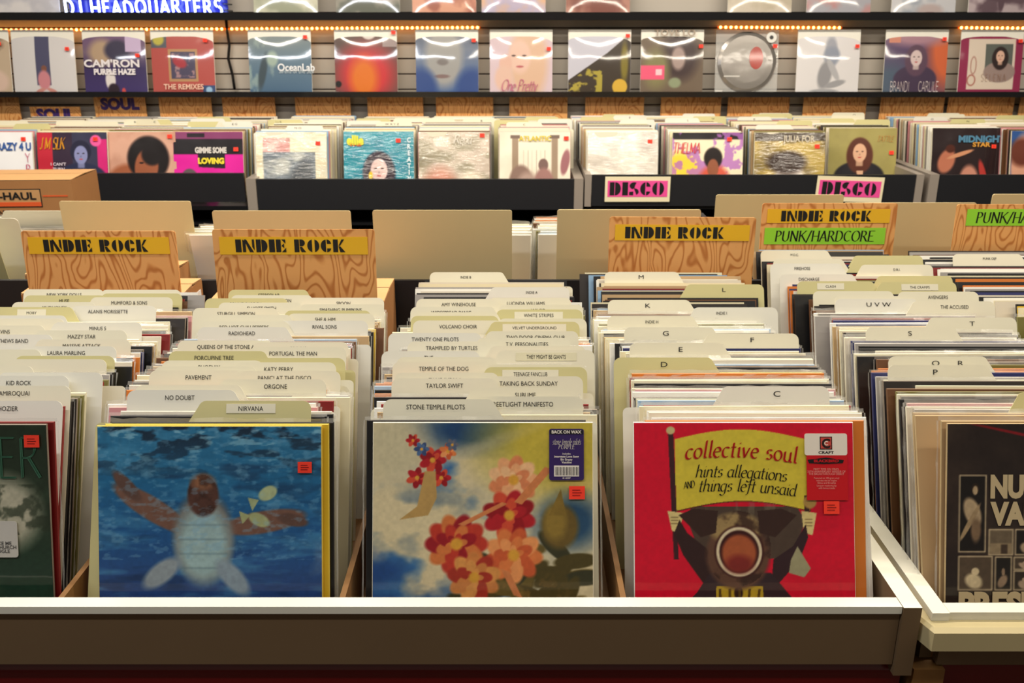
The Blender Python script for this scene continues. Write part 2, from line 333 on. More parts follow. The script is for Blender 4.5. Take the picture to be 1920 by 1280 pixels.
def art_object(name, art, w, h, mt, parent, y, bow=0, curl=0, warp=None, z0=0, x0=0):
    n = art.n; U, T = art.U, art.T; X = (U-.5)*w+x0; Z = (1-T)*h+z0
    D = -bow*(1-(2*U-1)**2)*(1-(2*T-1)**2)**.5+curl*np.clip((.62-T)/.62, 0, 1)**2*(.55+.45*(1-(2*U-1)**2))
    if warp is not None: D = D+warp*(art.noise(3, 3, 2, int(abs(X[0, 0]+w)*1000) % 97+n)-.5)
    co = np.stack([X, y+D, Z], -1).reshape(-1, 3)
    idx = np.arange(n*n).reshape(n, n)
    f = np.stack([idx[1:, :-1], idx[1:, 1:], idx[:-1, 1:], idx[:-1, :-1]], -1).reshape(-1, 4)
    me = bpy.data.meshes.new(name); nv, nf = n*n, len(f)
    me.vertices.add(nv); me.vertices.foreach_set('co', co.ravel()); me.loops.add(nf*4); me.loops.foreach_set('vertex_index', f.ravel())
    me.polygons.add(nf); me.polygons.foreach_set('loop_start', np.arange(0, nf*4, 4)); me.update(calc_edges=True)
    me.polygons.foreach_set('use_smooth', np.ones(nf, bool))
    c = np.clip(art.a, 0, 1).reshape(-1, 3); c = np.where(c <= .04045, c/12.92, ((c+.055)/1.055)**2.4)
    at = me.color_attributes.new('Col', 'FLOAT_COLOR', 'POINT'); at.data.foreach_set('color', np.concatenate([c, np.ones((nv, 1))], 1).ravel())
    me.materials.append(mt); me.update()
    return obj(name, me, parent)
# ------------------------------------------------------------------ the room: floor and slat wall
mb = MB(); mb.box(-6, 6, -2.5, 5.3, -.02, 0); tag(mb.build('floor', M_FLOOR), 'dark carpeted shop floor', kind='structure')
YW = 5.0
gz = [at_Y(960, 81+28.8*k, YW).z for k in range(-7, 12)]
mb = MB(); mb.box(-5, 5, YW+.008, YW+.06, .0, gz[0]+.4, 1)
for k in range(len(gz)):
    top = gz[k-1]-.0035 if k else gz[0]+.25
    mb.box(-5, 5, YW, YW+.02, gz[k]+.0035, top, 0)
mb.box(-5, 5, YW, YW+.02, 0, gz[-1]-.0035, 0)
tag(mb.build('wall_back', [M_SLAT, M_GROOVE]), 'grey slatwall with dark grooves behind the wall racks', kind='structure')
def ledge(y0, y1, label):
    a, b = at_Y(960, y0, 4.86), at_Y(960, y1, 4.86)
    r = empty('display_ledge', (0, 4.9, b.z))
    tag(r, label, 'ledge')
    m = MB(); m.box(-4.5, 4.5, -.045, -.036, 0, a.z-b.z); m.build('front_lip', M_BLACKG, r)
    m = MB(); m.box(-4.5, 4.5, -.036, .096, 0, .012); m.build('shelf_board', M_BLACKG, r)
    return b.z+.012
zl1 = ledge(172, 182, 'long black ledge of the wall, just above the plywood signs')
zl2 = ledge(23, 38, 'long black ledge of the wall carrying the neon sign')
# ------------------------------------------------------------------ left browser unit (four compartments)
ZF = EYE-.84; ZR = EYE-.75
bx = [-1.40, -1.013, -.6205, -.2335, .153, .526]
r = empty('record_browser', (-.43, 1.07, .0)); tag(r, 'long beige record browser with four bins and a white front rail', 'record bin', 'record browsers')
def P(name, mt, fn, parent):
    m = MB(); fn(m); o = m.build(name, mt, None); o.parent = parent; o.matrix_parent_inverse = parent.matrix_basis.inverted(); return o
P('front_rail', M_WHITE, lambda m: m.box(-1.9, .526, 1.070, 1.092, ZR-.011, ZR), r)
P('front_panel', M_TANLAM, lambda m: m.box(-1.9, .526, 1.074, 1.090, ZF-.006, ZR-.011), r)
P('end_panel', [M_WHITE, M_TANLAM], lambda m: m.box(.527, .552, 1.068, 2.20, ZF-.02, ZR, mats=[1,0,1,1,1,1]), r)
P('floor_board', M_PART, lambda m: m.box(-1.9, .526, 1.09, 2.20, ZF-.01, ZF), r)
for x in bx[:-1]: P('partition', M_PART, lambda m: m.box(x-.004, x+.004, 1.0925, 2.195, ZF, ZR-.004), r)
P('back_panel', M_BLACK, lambda m: m.box(-1.9, .62, 2.20, 2.212, .3, EYE-.607), r)
r2 = empty('base_cabinet', (-.43, 1.09, 0)); tag(r2, 'dark red laminate base cabinet under the long beige browser', 'cabinet')
def redbase(m):
    o = [(1.084, 0), (2.6, 0), (2.6, ZF-.012), (1.100, ZF-.012)]+[(1.100-.016*math.sin(a*math.pi/12), ZF-.028+.016*math.cos(a*math.pi/12)) for a in range(1, 7)]
    m.prism_x(o, -1.9, .545, 0)
P('cabinet_body', M_RED, redbase, r2)
# ------------------------------------------------------------------ right browser unit
ZR2 = EYE-.76
r = empty('record_browser', (1.1, 1.07, .0)); tag(r, 'beige record browser with rounded bullnose moulding and white rails', 'record bin', 'record browsers')
P('front_rail', M_WHITE, lambda m: m.box(.592, 1.9, 1.072, 1.094, ZR2-.012, ZR2), r)
P('side_rail', M_WHITE, lambda m: m.box(.568, .5915, 1.070, 2.42, ZR2-.012, ZR2), r)
P('front_panel', M_TANLAM, lambda m: m.box(.59, 1.9, 1.078, 1.092, ZF-.01, ZR2-.012), r)
P('side_panel', M_TANLAM, lambda m: m.box(.572, .588, 1.094, 2.42, ZF-.01, ZR2-.012), r)
P('floor_board', M_PART, lambda m: m.box(.588, 1.9, 1.094, 2.42, ZF-.01, ZF), r)
P('back_panel', M_BLACK, lambda m: m.box(.57, 1.9, 2.42, 2.432, .3, EYE-.66), r)
P('partition', M_PART, lambda m: m.box(.956, .964, 1.094, 2.41, ZF, ZR2-.004), r)
def bull(m):
    n = 8; z1, z0 = ZR2-.012, ZR2-.052
    path = [((1.9, 1.078), (0, -1)), ((.575, 1.078), (-.38, -1)), ((.5685, 1.086), (-1, -.38)), ((.5685, 2.42), (-1, 0))]
    rows = []
    for (px, py), (dx, dy) in path:
        row = []
        for k in range(n+1):
            a = math.pi*k/n; off = .004+.024*min(1, math.sin(a)*1.8) if dy == -1 else .0145*min(1, math.sin(a)*1.8)
            row.append((px+dx*off, py+dy*off, z1+(z0-z1)*(1-math.cos(a))/2))
        rows.append(row)
    for i in range(3):
        for k in range(n): m.poly([rows[i][k], rows[i][k+1], rows[i+1][k+1], rows[i+1][k]], 0, False)
P('bullnose_moulding', M_BEIGE, bull, r)
r2 = empty('base_cabinet', (1.2, 1.09, 0)); tag(r2, 'dark red laminate cabinet with a tan corner post', 'cabinet')
P('cabinet_body', M_RED, lambda m: m.box(.60, 1.9, 1.085, 2.6, 0, ZF-.012), r2)
P('corner_post', M_PART, lambda m: m.box(.556, .599, 1.07, 1.12, 0, ZF-.012), r2)
# opposite-facing browser behind
r = empty('record_browser', (0, 2.6, .0)); tag(r, 'record browser facing the far wall, behind the beige ones', 'record bin', 'record browsers')
P('floor_board', M_DARKW, lambda m: m.box(-1.9, 1.9, 2.612 if 0 else 2.44, 3.1, ZF-.02, ZF-.01), r)
P('side_panel', M_BLACK, lambda m: m.box(.625, .64, 2.44, 3.1, ZF, EYE-.62), r)
P('front_board', M_BLACK, lambda m: m.box(-1.9, 1.9, 3.1, 3.115, .2, ZR), r)

# ------------------------------------------------------------------ record sleeves
COL = {'white': ((.93, .92, .88), (.95, .94, .90)), 'cream': ((.88, .84, .70), (.92, .89, .76)), 'ivory': ((.86, .82, .74), (.93, .9, .8)),
 'grey': ((.62, .60, .58), (.75, .73, .70)), 'pale blue': ((.55, .68, .80), (.70, .78, .85)), 'black': ((.07, .07, .08), (.16, .14, .13)), 'charcoal': ((.18, .16, .15), (.55, .5, .44)),
 'dark red': ((.48, .08, .08), (.55, .16, .14)), 'brown': ((.40, .26, .16), (.46, .32, .2)), 'orange': ((.82, .46, .16), (.78, .48, .22)),
 'yellow': ((.88, .72, .16), (.88, .76, .3)), 'navy': ((.14, .16, .36), (.26, .26, .42)), 'olive': ((.45, .42, .2), (.52, .5, .3)), 'pink': ((.80, .55, .56), (.85, .7, .66)), 'tan': ((.72, .60, .44), (.78, .68, .5))}
WT = [('white', 14), ('cream', 13), ('ivory', 12), ('grey', 6), ('pale blue', 4), ('black', 20), ('charcoal', 12), ('dark red', 5), ('brown', 11), ('orange', 3), ('yellow', 2), ('navy', 4), ('olive', 4), ('pink', 3), ('tan', 7)]
POOL = [c for c, k in WT for _ in range(k)]
S = .315; TH = .0036
def sleeve_mesh(c, th=TH, name='record_sleeve'):
    m = MB(); h = S/2; b = .0011
    ys = [0, b, th-b, th]; ins = [b, 0, 0, b]      # softly rounded cardboard edges
    rings = [[(-h+i, y, 0+i), (h-i, y, 0+i), (h-i, y, S-i), (-h+i, y, S-i)] for y, i in zip(ys, ins)]
    m.poly(rings[0], 0); m.poly(rings[3][::-1], 0)
    for a, bb in zip(rings, rings[1:]):
        for k in range(4): m.poly([a[k], bb[k], bb[(k+1) % 4], a[(k+1) % 4]][::-1], 1, True)
    cc, ce = COL[c]
    return m.mesh(name, [mat('sleeve_'+c.replace(' ', '_'), cc, .4, coat=.3), mat('sleeve_edge_'+c.replace(' ', '_'), ce, .6)])
def bag_mesh(seed, ext=.0055):
    rr = random.Random(seed); m = MB(); n = 16; h = S/2+.003
    def strip(p0, p1, ax):
        pr = None
        for i in range(n+1):
            t = i/n; a = [p0[k]+(p1[k]-p0[k])*t for k in range(2)]; e = ext*(.75+.5*rr.random()); d = (rr.random()-.5)*.004
            q = ((a[0], TH/2, a[1]), (a[0]+(0 if ax else e*.4*p0[2]), TH/2+d, a[1]+(e if ax else 0)))
            if pr: m.poly([pr[0], q[0], q[1], pr[1]], 0, True)
            pr = q
    strip((-h, S), (h, S), 1); strip((h, 0, 1), (h, S, 1), 0); strip((-h, 0, -1), (-h, S, -1), 0)
    return m.mesh('poly_bag', [M_FILM])
BAGS = [bag_mesh(k) for k in range(5)]
SM = {}
def smesh(c):
    if c not in SM: SM[c] = sleeve_mesh(c)
    return SM[c]
proto = {}
def record(x, y, lean, c, bag, label, group, zf=ZF, rz=0, roll=0):
    k = (c, bag)
    if k not in proto:
        o = obj('record_sleeve', smesh(c)); 
        if bag is not None: obj('poly_bag', BAGS[bag], o)
        proto[k] = o
    else:
        p = proto[k]; o = p.copy(); C.objects.link(o)
        for ch in p.children:
            d = ch.copy(); C.objects.link(d); d.parent = o
    o.location = (x, y, zf); o.rotation_euler = (-math.radians(lean), roll, rz)
    tag(o, label, 'record', group); return o
def sticker(par, x, z, y=-.0012, s=.0125, name='price_sticker'):
    m = MB(); m.box(x-s*.5-.002, x+s*.5+.002, y-.0004, y, z-s/2, z+s/2, 0)
    for k in (-1, 0, 1): m.box(x-s*.36, x+s*.36*(1-.3*abs(k)), y-.0006, y-.0004, z+k*s*.2-.0006, z+k*s*.2+.0006, 1)
    return m.build(name, [M_STICK, flat((.55, .06, .05))], par)
# ------------------------------------------------------------------ divider cards
TABW = .155; CH = .310; TABH = .032
def card_outline(side):
    h = .157; o = [(-h, 0), (h, 0)]; sx = 1 if side > 0 else -1
    def rc(cx, cz, r, a0, a1): return A(cx, cz, r, r, a0, a1, 5)
    top = rc(h-.008, CH-.008, .008, 0, 90)
    i0 = -.008; i1 = h-.002   # tab on the right: from i0 to i1 at its top
    tab = [(i0-.010, CH)]+rc(i0+.010, CH+TABH-.012, .012, 165, 90)[::1]
    tab = [(i1+.002, CH+TABH-.014)]+rc(i1-.010, CH+TABH-.012, .012, 0, 90)+rc(i0+.012, CH+TABH-.012, .012, 90, 160)+[(i0-.014, CH)]
    pts = [(-h, 0), (h, 0)]+tab+rc(-h+.008, CH-.008, .008, 90, 180)
    if sx < 0: pts = [(-x, z) for x, z in pts][::-1]
    return pts
CARDM = {}
def card_mesh(side, mt):
    k = (side, mt.name)
    if k not in CARDM:
        m = MB(); m.prism(card_outline(side), 0, .0011); CARDM[k] = m.mesh('divider_card', [mt])
    return CARDM[k]
TZ = CH+TABH
def put_card(x, y, lean, side, mt, text, tx, style, zf=ZF, label='', group=''):
    o = obj('divider_card', card_mesh(side, mt), None, (x, y, zf), (-math.radians(lean), 0, 0)); tag(o, label, 'divider card', group)
    if text:
        m = MB(); ox = tx-x; oz = TZ-.0112
        wide = {'letter': 1.45, 'dot': 1.0}.get(style, .86); sz = {'letter': .0118, 'dot': .0072, 'small': .0082}.get(style, .0098)
        vf, wd = sans(text if style not in ('letter', 'dot') else text, 0)
        if style == 'tight': wide = .62
        hw = wd*sz*wide/2+.006
        lim = .070; hw2 = min(hw+.012, lim)
        cx = ox
        if style in ('strip', 'dot', 'tight', 'olive'): m.box(cx-hw2, cx+hw2, -.0005, -.0001, oz-.0068, oz+.0068, 1)
        m.add2d(vf, cx, oz, -.0008, 0, sz*wide, sz)
        m.build('name_label', [M_INK, M_TAPE if mt != M_OLIVE else M_CREAM], o)
    return o
ORD = 'front second third fourth fifth sixth seventh eighth ninth tenth eleventh twelfth thirteenth fourteenth fifteenth sixteenth seventeenth eighteenth nineteenth twentieth'.split()
def onth(k): return 'frontmost' if k == 0 else (ORD[k] if k < 20 else ('twenty-'+('first second third fourth fifth sixth seventh eighth ninth'.split()[k-20]) if k < 29 else 'thirtieth'))
def zc_tab(py, H=.53): return H*F/((py-32)*cp)
c_, o_, k_ = M_CREAM, M_OLIVE, M_MILK
BINS = {
'A': dict(xc=-.815, name='green-cover bin', cards=[
 ('HOZIER',-40,112,751,16,k_,''),('JAMIROQUAI',-30,127,723,26,c_,''),('KID ROCK',-30,124,704,36,k_,''),('',21,167,698,0,k_,''),('',-60,60,686,0,c_,''),('',20,190,673,0,c_,''),('',50,192,667,0,o_,''),('',-40,74,655,0,c_,''),
 ('LAURA MARLING',47,207,649,125,k_,''),('MASSIVE ATTACK',75,236,636,154,c_,''),('DAVE MATTHEWS BAND',-70,96,627,4,k_,''),('MAZZY STAR',72,230,619,154,c_,''),('MELVINS',-70,82,610,3,c_,''),
 ('MINUS 5',105,258,604,184,k_,''),('',-40,118,597,0,c_,''),('MINUS THE BEAR',-35,122,591,36,k_,''),('MOBY',-18,136,575.5,60,o_,'dot'),('ALANIS MORISSETTE',135,290,573,203,k_,''),('MUDHONEY',30,174,566,103,c_,''),
 ('MUMFORD & SONS',174,318,557,243,c_,''),('MUSE',52,194,553.5,121,o_,''),('',194,336,550,0,o_,''),('NICKEL CREEK',197,330,543,264,c_,''),('NEW YORK DOLLS',53,188,542,121,c_,'')]),
'B': dict(xc=-.427, name='underwater-cover bin', cards=[
 ('NIRVANA',373,580,751,471,o_,'olive'),('NO DOUBT',245,441,731,338,k_,''),('OF MONTREAL',255,456,721.6,357,c_,''),('ORGONE',420,602,710.6,517,c_,''),('PANIC! AT THE DISCO',448,632,695,534,c_,''),('PAVEMENT',290,465,695,372,c_,''),
 ('PEARL JAM',300,473,686.6,377,c_,''),('KATY PERRY',448,620,679,523,c_,''),('PHOENIX',312,487,675.5,393,c_,''),('THE PIXIES',472,633,671,554,o_,''),('PORCUPINE TREE',321,499,658,402,o_,''),('PORTUGAL THE MAN',475,640,650,550,c_,''),
 ('PRIMUS',480,646,641,560,c_,''),('QUEENS OF THE STONE A',344,503,638,424,c_,''),('RADIOHEAD',374,541,613,454,k_,''),('RED HOT CHILI PEPPERS',381,538,602,458,c_,''),('RIVAL SONS',527,684,601,609,k_,''),('',382,530,597,0,c_,''),('ED SHEERAN',393,541,590,464,c_,''),
 ('SHE & HIM',545,695,587.5,610,c_,''),('',535,692,582,0,o_,''),('STURGILL SIMPSON',369,516,577,443,c_,''),('SMASHING PUMPKINS',565,716,570,639,c_,''),('ELLIOTT SMITH',417,562,567,491,c_,''),('SOUNDGARDEN',391,535,559,461,o_,''),('SPOON',570,714,558,644,c_,''),
 ('TON',439,582,553,538,c_,''),('STEREOLAB',434,575,543,504.5,o_,'')]),
'C': dict(xc=-.04, name='blossom-cover bin', cards=[
 ('STONE TEMPLE PILOTS',724,926,748,817,c_,''),('STREETLIGHT MANIFESTO',895,1080,743,975,c_,''),('SUBLIME',886,1076,726,985,c_,''),('TAYLOR SWIFT',743,927,709,833.6,c_,''),('TAKING BACK SUNDAY',905,1081,705,991,c_,''),
 ('TAME IMPALA',750,927,698.6,835,c_,''),('TEENAGE FANCLUB',912,1094,688,994.5,o_,'tight'),('',915,1094,683,0,c_,''),('TEMPLE OF THE DOG',744,920,678,832,c_,''),('THE1975',750,927,669,844,c_,''),('THE xx',723,894,658,810,k_,''),
 ('THEY MIGHT BE GIANTS',936,1108,656,1024,c_,'tight'),('R.E.M.',924,1089,648,997,c_,''),('TRAMPLED BY TURTLES',774,935,640,847,c_,''),('T.V. PERSONALITIES',900,1062,633,988,c_,''),('TWENTY ONE PILOTS',735,897,624,816,k_,''),
 ('TWO DOOR CINEMA CLUB',914,1080,620.6,1004,c_,''),('VELVET UNDERGROUND',924,1079,603,1002,o_,'dot'),('VOLCANO CHOIR',781,937,600.6,859,c_,''),('',938,1094,597,0,c_,''),('',776,931,592,0,o_,''),('WEEZER',780,930,585,857,c_,''),
 ('WHITE STRIPES',934,1087,580,1010,o_,'strip'),('WIDESPREAD PANIC',776,925,575,846,c_,''),('WILCO',940,1087,571,1009,c_,''),('AMY WINEHOUSE',788,930,560,860,c_,''),('LUCINDA WILLIAMS',925,1060,558,986,c_,''),
 ('INDIE A',922,1063,538,997,k_,'small'),('INDIE B',811,943,510,873.5,c_,'small')]),
'D': dict(xc=.338, name='red-cover bin', cards=[
 ('C',1353,1550,724,1456,k_,'letter'),('D',1157,1334,670,1245,o_,'letter'),('E',1187,1355,642.6,1276,c_,'letter'),('F',1330,1488,625,1410,c_,'letter'),('G',1178,1335,613,1248,c_,'letter'),('INDIE H',1145,1299,592,1222,c_,'small'),
 ('INDIE I',1300,1454,576,1352.7,k_,'small'),('K',1145,1292,562,1214.5,c_,'letter'),('L',1286,1429,533,1357,o_,'letter'),('M',1137,1272,509.5,1202,c_,'letter')]),
'E': dict(xc=.775, name='photo-strip-cover bin', cards=[
 ('',1909,2080,735,0,o_,''),('P',1672,1850,684,1753,c_,'letter'),('Q      R',1674,1846,667.7,1776,c_,'letter'),('S',1630,1789,613,1705.5,c_,'letter'),('T',1746,1898,595,1822,c_,'letter'),('THE ACCUSED',1711,1860,564.6,1789,c_,''),
 ('U V W',1569,1719,560,1647,k_,'letter'),('',1568,1716,555,0,c_,''),('AVENGERS',1690,1826,546.6,1758,c_,''),('',1526,1675,545.5,0,c_,''),('THE CRAMPS',1652,1786,528.6,1724,o_,'dot'),('CLASH',1496,1640,527,1557,o_,'dot'),
 ('',1647,1780,517,0,o_,''),('DISCHARGE',1464,1602,513.7,1516.6,k_,''),('D.R.I.',1614,1746,496,1681,c_,'small'),('FIREHOSE',1445,1580,494,1504,k_,''),('',1452,1582,485.5,0,c_,''),('',1596,1731,479,0,o_,''),('',1596,1731,486,0,o_,''),('M.D.C.',1425,1557,469,1489.5,c_,'small')]),
'F': dict(xc=1.165, name='far green-strip bin', cards=[('PUNK DEF',1790,1910,476,1855,c_,'small')]),
}
def lean_at(y): return 21.5
SINL = math.sin(math.radians(25))
for key, B in BINS.items():
    prep = []
    for (t, l, rr_, py, tx, mt, st) in B['cards']:
        z = zc_tab(py)
        if l < 0: l = rr_-.157*F/z
        if rr_ > 1905: rr_ = l+.157*F/z
        ytop = (z-.53*sp)/cp; base = ytop-TZ*SINL; cx = ((l+rr_)/2-960)*z/F
        o1, o2 = cx-.0735, cx+.0735           # body centre if the tab sits right / left
        side = 1 if abs(o1-B['xc']) < abs(o2-B['xc']) else -1
        prep.append([base, o1 if side > 0 else o2, side, mt, t, (tx-960)*z/F, st])
    prep.sort(key=lambda q: q[0])
    for i in range(1, len(prep)):
        if prep[i][0]-prep[i-1][0] < .0026: prep[i][0] = prep[i-1][0]+.0026
    B['ys'] = [q[0] for q in prep]
    cnt = {1: 0, -1: 0}
    nb = {1: sum(q[2] > 0 for q in prep), -1: sum(q[2] < 0 for q in prep)}
    for i, q in enumerate(prep):
        side = q[2]; sd = 'right' if side > 0 else 'left'
        colr = {'yellowed_plastic': 'yellowed', 'cream_plastic': 'cream', 'milky_plastic': 'milky white'}[q[3].name]
        if len(q[4].replace(' ', '')) <= 3 and q[4] and q[4] != 'TON': lab = '%s divider card lettered %s in the %s' % (colr, ' '.join(q[4].split()), B['name'])
        elif q[4].startswith('INDIE'): lab = '%s divider card lettered %s in the %s' % (colr, q[4], B['name'])
        elif key == 'F': lab = 'cream divider card standing beneath the far green-strip sign'
        else: lab = '%s divider card, %s in the %s' % (colr, 'the front one' if i == 0 else '%s from the rail' % onth(i), B['name'])
        cnt[side] += 1
        put_card(q[1], q[0], 25, side, q[3], q[4], q[5], q[6], label=lab, group='divider cards in the '+B['name'])
SLOTS = {'A': (1.165, 1.78, .0140), 'B': (1.122, 1.725, .0118), 'C': (1.126, 1.88, .0118), 'D': (1.124, 1.955, .0112), 'E': (1.124, 2.18, .0125), 'F': (1.30, 2.16, .0140)}
EARLY = {'E': ['tan', 'tan', 'grey', 'ivory', 'pink', 'black', 'charcoal', 'cream', 'olive', 'brown', 'cream', 'charcoal', 'cream', 'grey', 'navy', 'orange', 'orange', 'olive', 'charcoal', 'brown', 'black', 'cream', 'grey'],
 'D': ['white', 'ivory', 'white', 'cream', 'dark red', 'pale blue', 'cream', 'charcoal', 'white', 'pink', 'cream', 'black', 'cream', 'cream', 'dark red', 'orange', 'yellow'],
 'B': ['black', 'black', 'ivory', 'pink', 'white', 'dark red', 'cream', 'grey'], 'A': ['dark red', 'black', 'charcoal', 'olive', 'cream', 'brown', 'brown', 'dark red', 'olive', 'grey'], 'C': ['cream', 'tan', 'charcoal', 'white', 'dark red', 'white']}
nrec = 0; CAND = []
for key, (y0, y1, st) in SLOTS.items():
    B = BINS[key]; y = y0; k = 0; rr_ = random.Random(ord(key)); drift = 0; roll = 0
    xc = B['xc']; xlo, xhi = xc-.026, xc+.026
    while y < y1:
        d = min([abs(y-c) for c in B['ys']]+[1])
        yy = y
        for c in B['ys']:
            if -.0048 < yy-c < .0016: yy = c+.0018 if yy-c > -.0015 else c-.0048
        if rr_.random() < .22 or k == 0: drift = rr_.uniform(xlo, xhi)
        dens = sum(1 for c in B['ys'] if abs(c-yy) < .010)
        if dens >= 2 and rr_.random() < .55: y += st; continue
        col = EARLY.get(key, [])[k] if k < len(EARLY.get(key, [])) else rr_.choice(POOL)
        bag = rr_.randrange(5) if rr_.random() < (.62 if key != 'A' else .4) else None
        front = sum(1 for c in B['ys'] if c < yy)
        if front == 0: where = 'ahead of every divider in the'
        elif front == len(B['ys']): where = 'past the last divider of the'
        else: where = 'behind the %s divider of the' % onth(front-1)
        lab = '%s %srecord sleeve %s %s' % (col, 'bagged ' if bag is not None else '', where, B['name'])
        CAND.append((yy, (min(max(drift+rr_.gauss(0, .005), xlo), xhi), yy, 25+rr_.gauss(0, .35), col, bag, lab, 'record sleeves in the '+B['name'], ZF+rr_.uniform(0, .004) if bag is not None else ZF, 0, rr_.gauss(0, .003))))
        nrec += 1; k += 1; y += st*rr_.uniform(.88, 1.12)
CAND.sort(key=lambda q: q[0])
for q in CAND[:236]: record(*q[1])
REST = [q[1] for q in CAND[236:]]
# ------------------------------------------------------------------ the front covers
def hero(x, y, lean, art, mt, label, edge='white', zf=ZF, roll=0, th=TH):
    o = obj('record_sleeve', sleeve_mesh(edge, th), None, (x, y, zf), (-math.radians(lean), roll, 0)); tag(o, label, 'record', 'records facing the front of the near bins')
    art_object('cover_art', art, S-.0022, S-.0022, mt, o, -.0006, z0=.0011)
    return o
def W(o, name, parts, mats, y=-.0016):   # lettering part; parts = (vf, cx, tz, sx, sz, mi, fn)
    for vf, u, t, sx, sz, mi in parts:
        m = MB(); m.add2d(vf, (u-.5)*S, (1-t)*S, y, 0, sx, sz); m.build(name, [mats[mi]], o)
N = 260
# blue underwater cover: a generic reef scene, turtle and small fish
a = Art(N, (.1, .3, .5)).vgrad([(0, (.16, .42, .56)), (.25, (.10, .36, .52)), (.5, (.10, .30, .50)), (.72, (.14, .26, .46)), (1, (.10, .16, .36))])
a.nmix(5, 26, .5, .75, (.30, .55, .68), .5, 1); a.nmix(6, 22, .55, .8, (.04, .14, .26), .5, 2)
top = np.clip(1-a.T/.24, 0, 1)**.6
a.nmix(9, 24, .52, .62, (.05, .10, .16), .85, 5, mask=top); a.nmix(14, 40, .62, .72, (.55, .72, .78), .7, 6, mask=top)
sh = (.30, .19, .16)
a.ell(.24, .37, .20, .052, (.42, .30, .25), .2, 32); a.ell(.13, .27, .09, .03, (.34, .25, .22), .3, 48); a.ell(.74, .43, .19, .050, (.42, .30, .25), .2, -10); a.ell(.87, .42, .07, .028, (.34, .25, .22), .3, 12)
a.ell(.47, .50, .135, .20, (.42, .40, .38), .25); a.ell(.47, .53, .115, .17, (.56, .66, .66), .5)
for i in range(4): a.rect(.36, .44+i*.065, .58, .446+i*.065, (.36, .45, .48), al=.7, soft=.01)
a.ell(.28, .66, .10, .045, (.52, .56, .58), .4, -38); a.ell(.60, .68, .10, .045, (.50, .56, .60), .4, 48)
a.ell(.47, .31, .070, .095, sh, .2); a.ell(.47, .25, .05, .035, (.50, .34, .24), .8); a.nmix(16, 16, .5, .62, (.20, .12, .10), .7, 12, mask=(np.hypot((a.U-.47)/.068, (a.T-.31)/.092) < 1)*1.0)
a.ell(.76, .30, .045, .030, (.62, .66, .50), .25, -30); a.poly([(.72,.33),(.67,.32),(.69,.38)], (.58, .62, .46)); a.ell(.72, .42, .05, .028, (.60, .62, .44), .25, 25); a.poly([(.68,.40),(.63,.38),(.645,.44)], (.58, .6, .42))
a.nmix(10, 8, .5, .8, (.48, .52, .60), .55, 9, mask=np.clip((a.T-.50)/.08, 0, 1)*np.clip((.72-a.T)/.05, 0, 1)*np.clip((a.U-.55)/.08, 0, 1))
a.nmix(30, 60, .55, .7, (.45, .62, .72), .35, 14, mask=(a.T < .6)*1.0); a.a = np.clip(a.a*1.12, 0, 1); a.grain(.06)
hB = hero(-.4235, 1.100, 17.5, a, M_SHRINK, 'record sleeve with a blue underwater scene leaning at the front rail', 'yellow', th=.0042)
sticker(hB, (.925-.5)*S, (1-.185)*S, -.003, .0155)
# the yellow sleeve and black sleeve right behind it
record(-.415, 1.1055, 17.8, 'yellow', None, 'yellow record sleeve whose edge shows beside the blue underwater cover', 'record sleeves in the underwater-cover bin')
record(-.4095, 1.1105, 18.4, 'black', 2, 'black record sleeve in a clear bag, second behind the blue underwater cover', 'record sleeves in the underwater-cover bin')
# sky and blossom cover
a = Art(N, (.84, .78, .62))
cl = a.noise(3, 4, 5, 21)+.25*(a.T-.45)
a.mixm(np.clip((cl-.47)/.12, 0, 1)*np.clip((1.02-a.U-.25*a.T)*3, 0, 1), (.22, .42, .62)); a.nmix(6, 9, .55, .8, (.10, .26, .44), .55, 22, mask=np.clip((.62-a.U)*3, 0, 1)*np.clip((a.T-.15)*4, 0, 1))
a.nmix(3, 6, .5, .7, (.10, .26, .50), .85, 23, mask=np.clip((a.T-.50)*6, 0, 1)*np.clip((.42-a.U)*5, 0, 1)); a.ell(.5, .03, .30, .10, (.12, .26, .42), .9); a.ell(.85, .1, .33, .22, (.78, .70, .26), .9); a.ell(.1, .12, .14, .16, (.78, .74, .60), .9)
a.ell(.30, .18, .42, .03, (.78, .74, .62), .9, -20, .4); a.ell(.9, .45, .14, .12, (.16, .30, .42), .9)
rr_ = random.Random(4)
def bloom(cx, cy, s, cols, n=9, ph=0):
    for ring in range(3):
        k = n-ring*2; r_ = s*(1-.32*ring)
        for i in range(k):
            an = 2*math.pi*(i/k)+ph+ring*.4; a.ell(cx+math.cos(an)*r_*.55, cy+math.sin(an)*r_*.5, r_*.48, r_*.30, cols[(i+ring) % len(cols)], .25, math.degrees(an))
    a.ell(cx, cy, s*.2, s*.2, (.85, .62, .22), .5)
for px_, py_, s_ in ((.74, .60, .13), (.60, .66, .10), (.86, .66, .12), (.80, .78, .13), (.50, .76, .10), (.66, .78, .10)):
    for i in range(5): a.ell(px_+rr_.uniform(-.1, .1), py_+rr_.uniform(-.04, .12), .10, .035, rr_.choice([(.30, .26, .12), (.40, .34, .16), (.22, .22, .14)]), .2, rr_.uniform(-70, 70))
a.nmix(26, 26, .55, .66, (.58, .44, .22), .7, 31, mask=np.clip((a.T-.66)*8, 0, 1)*np.clip((a.U-.3)*6, 0, 1)*np.clip((.92-a.U)*8, 0, 1)*.8)
OR = [(.86, .48, .26), (.80, .36, .20), (.92, .60, .36)]; RD = [(.70, .12, .16), (.58, .08, .12), (.82, .30, .20)]
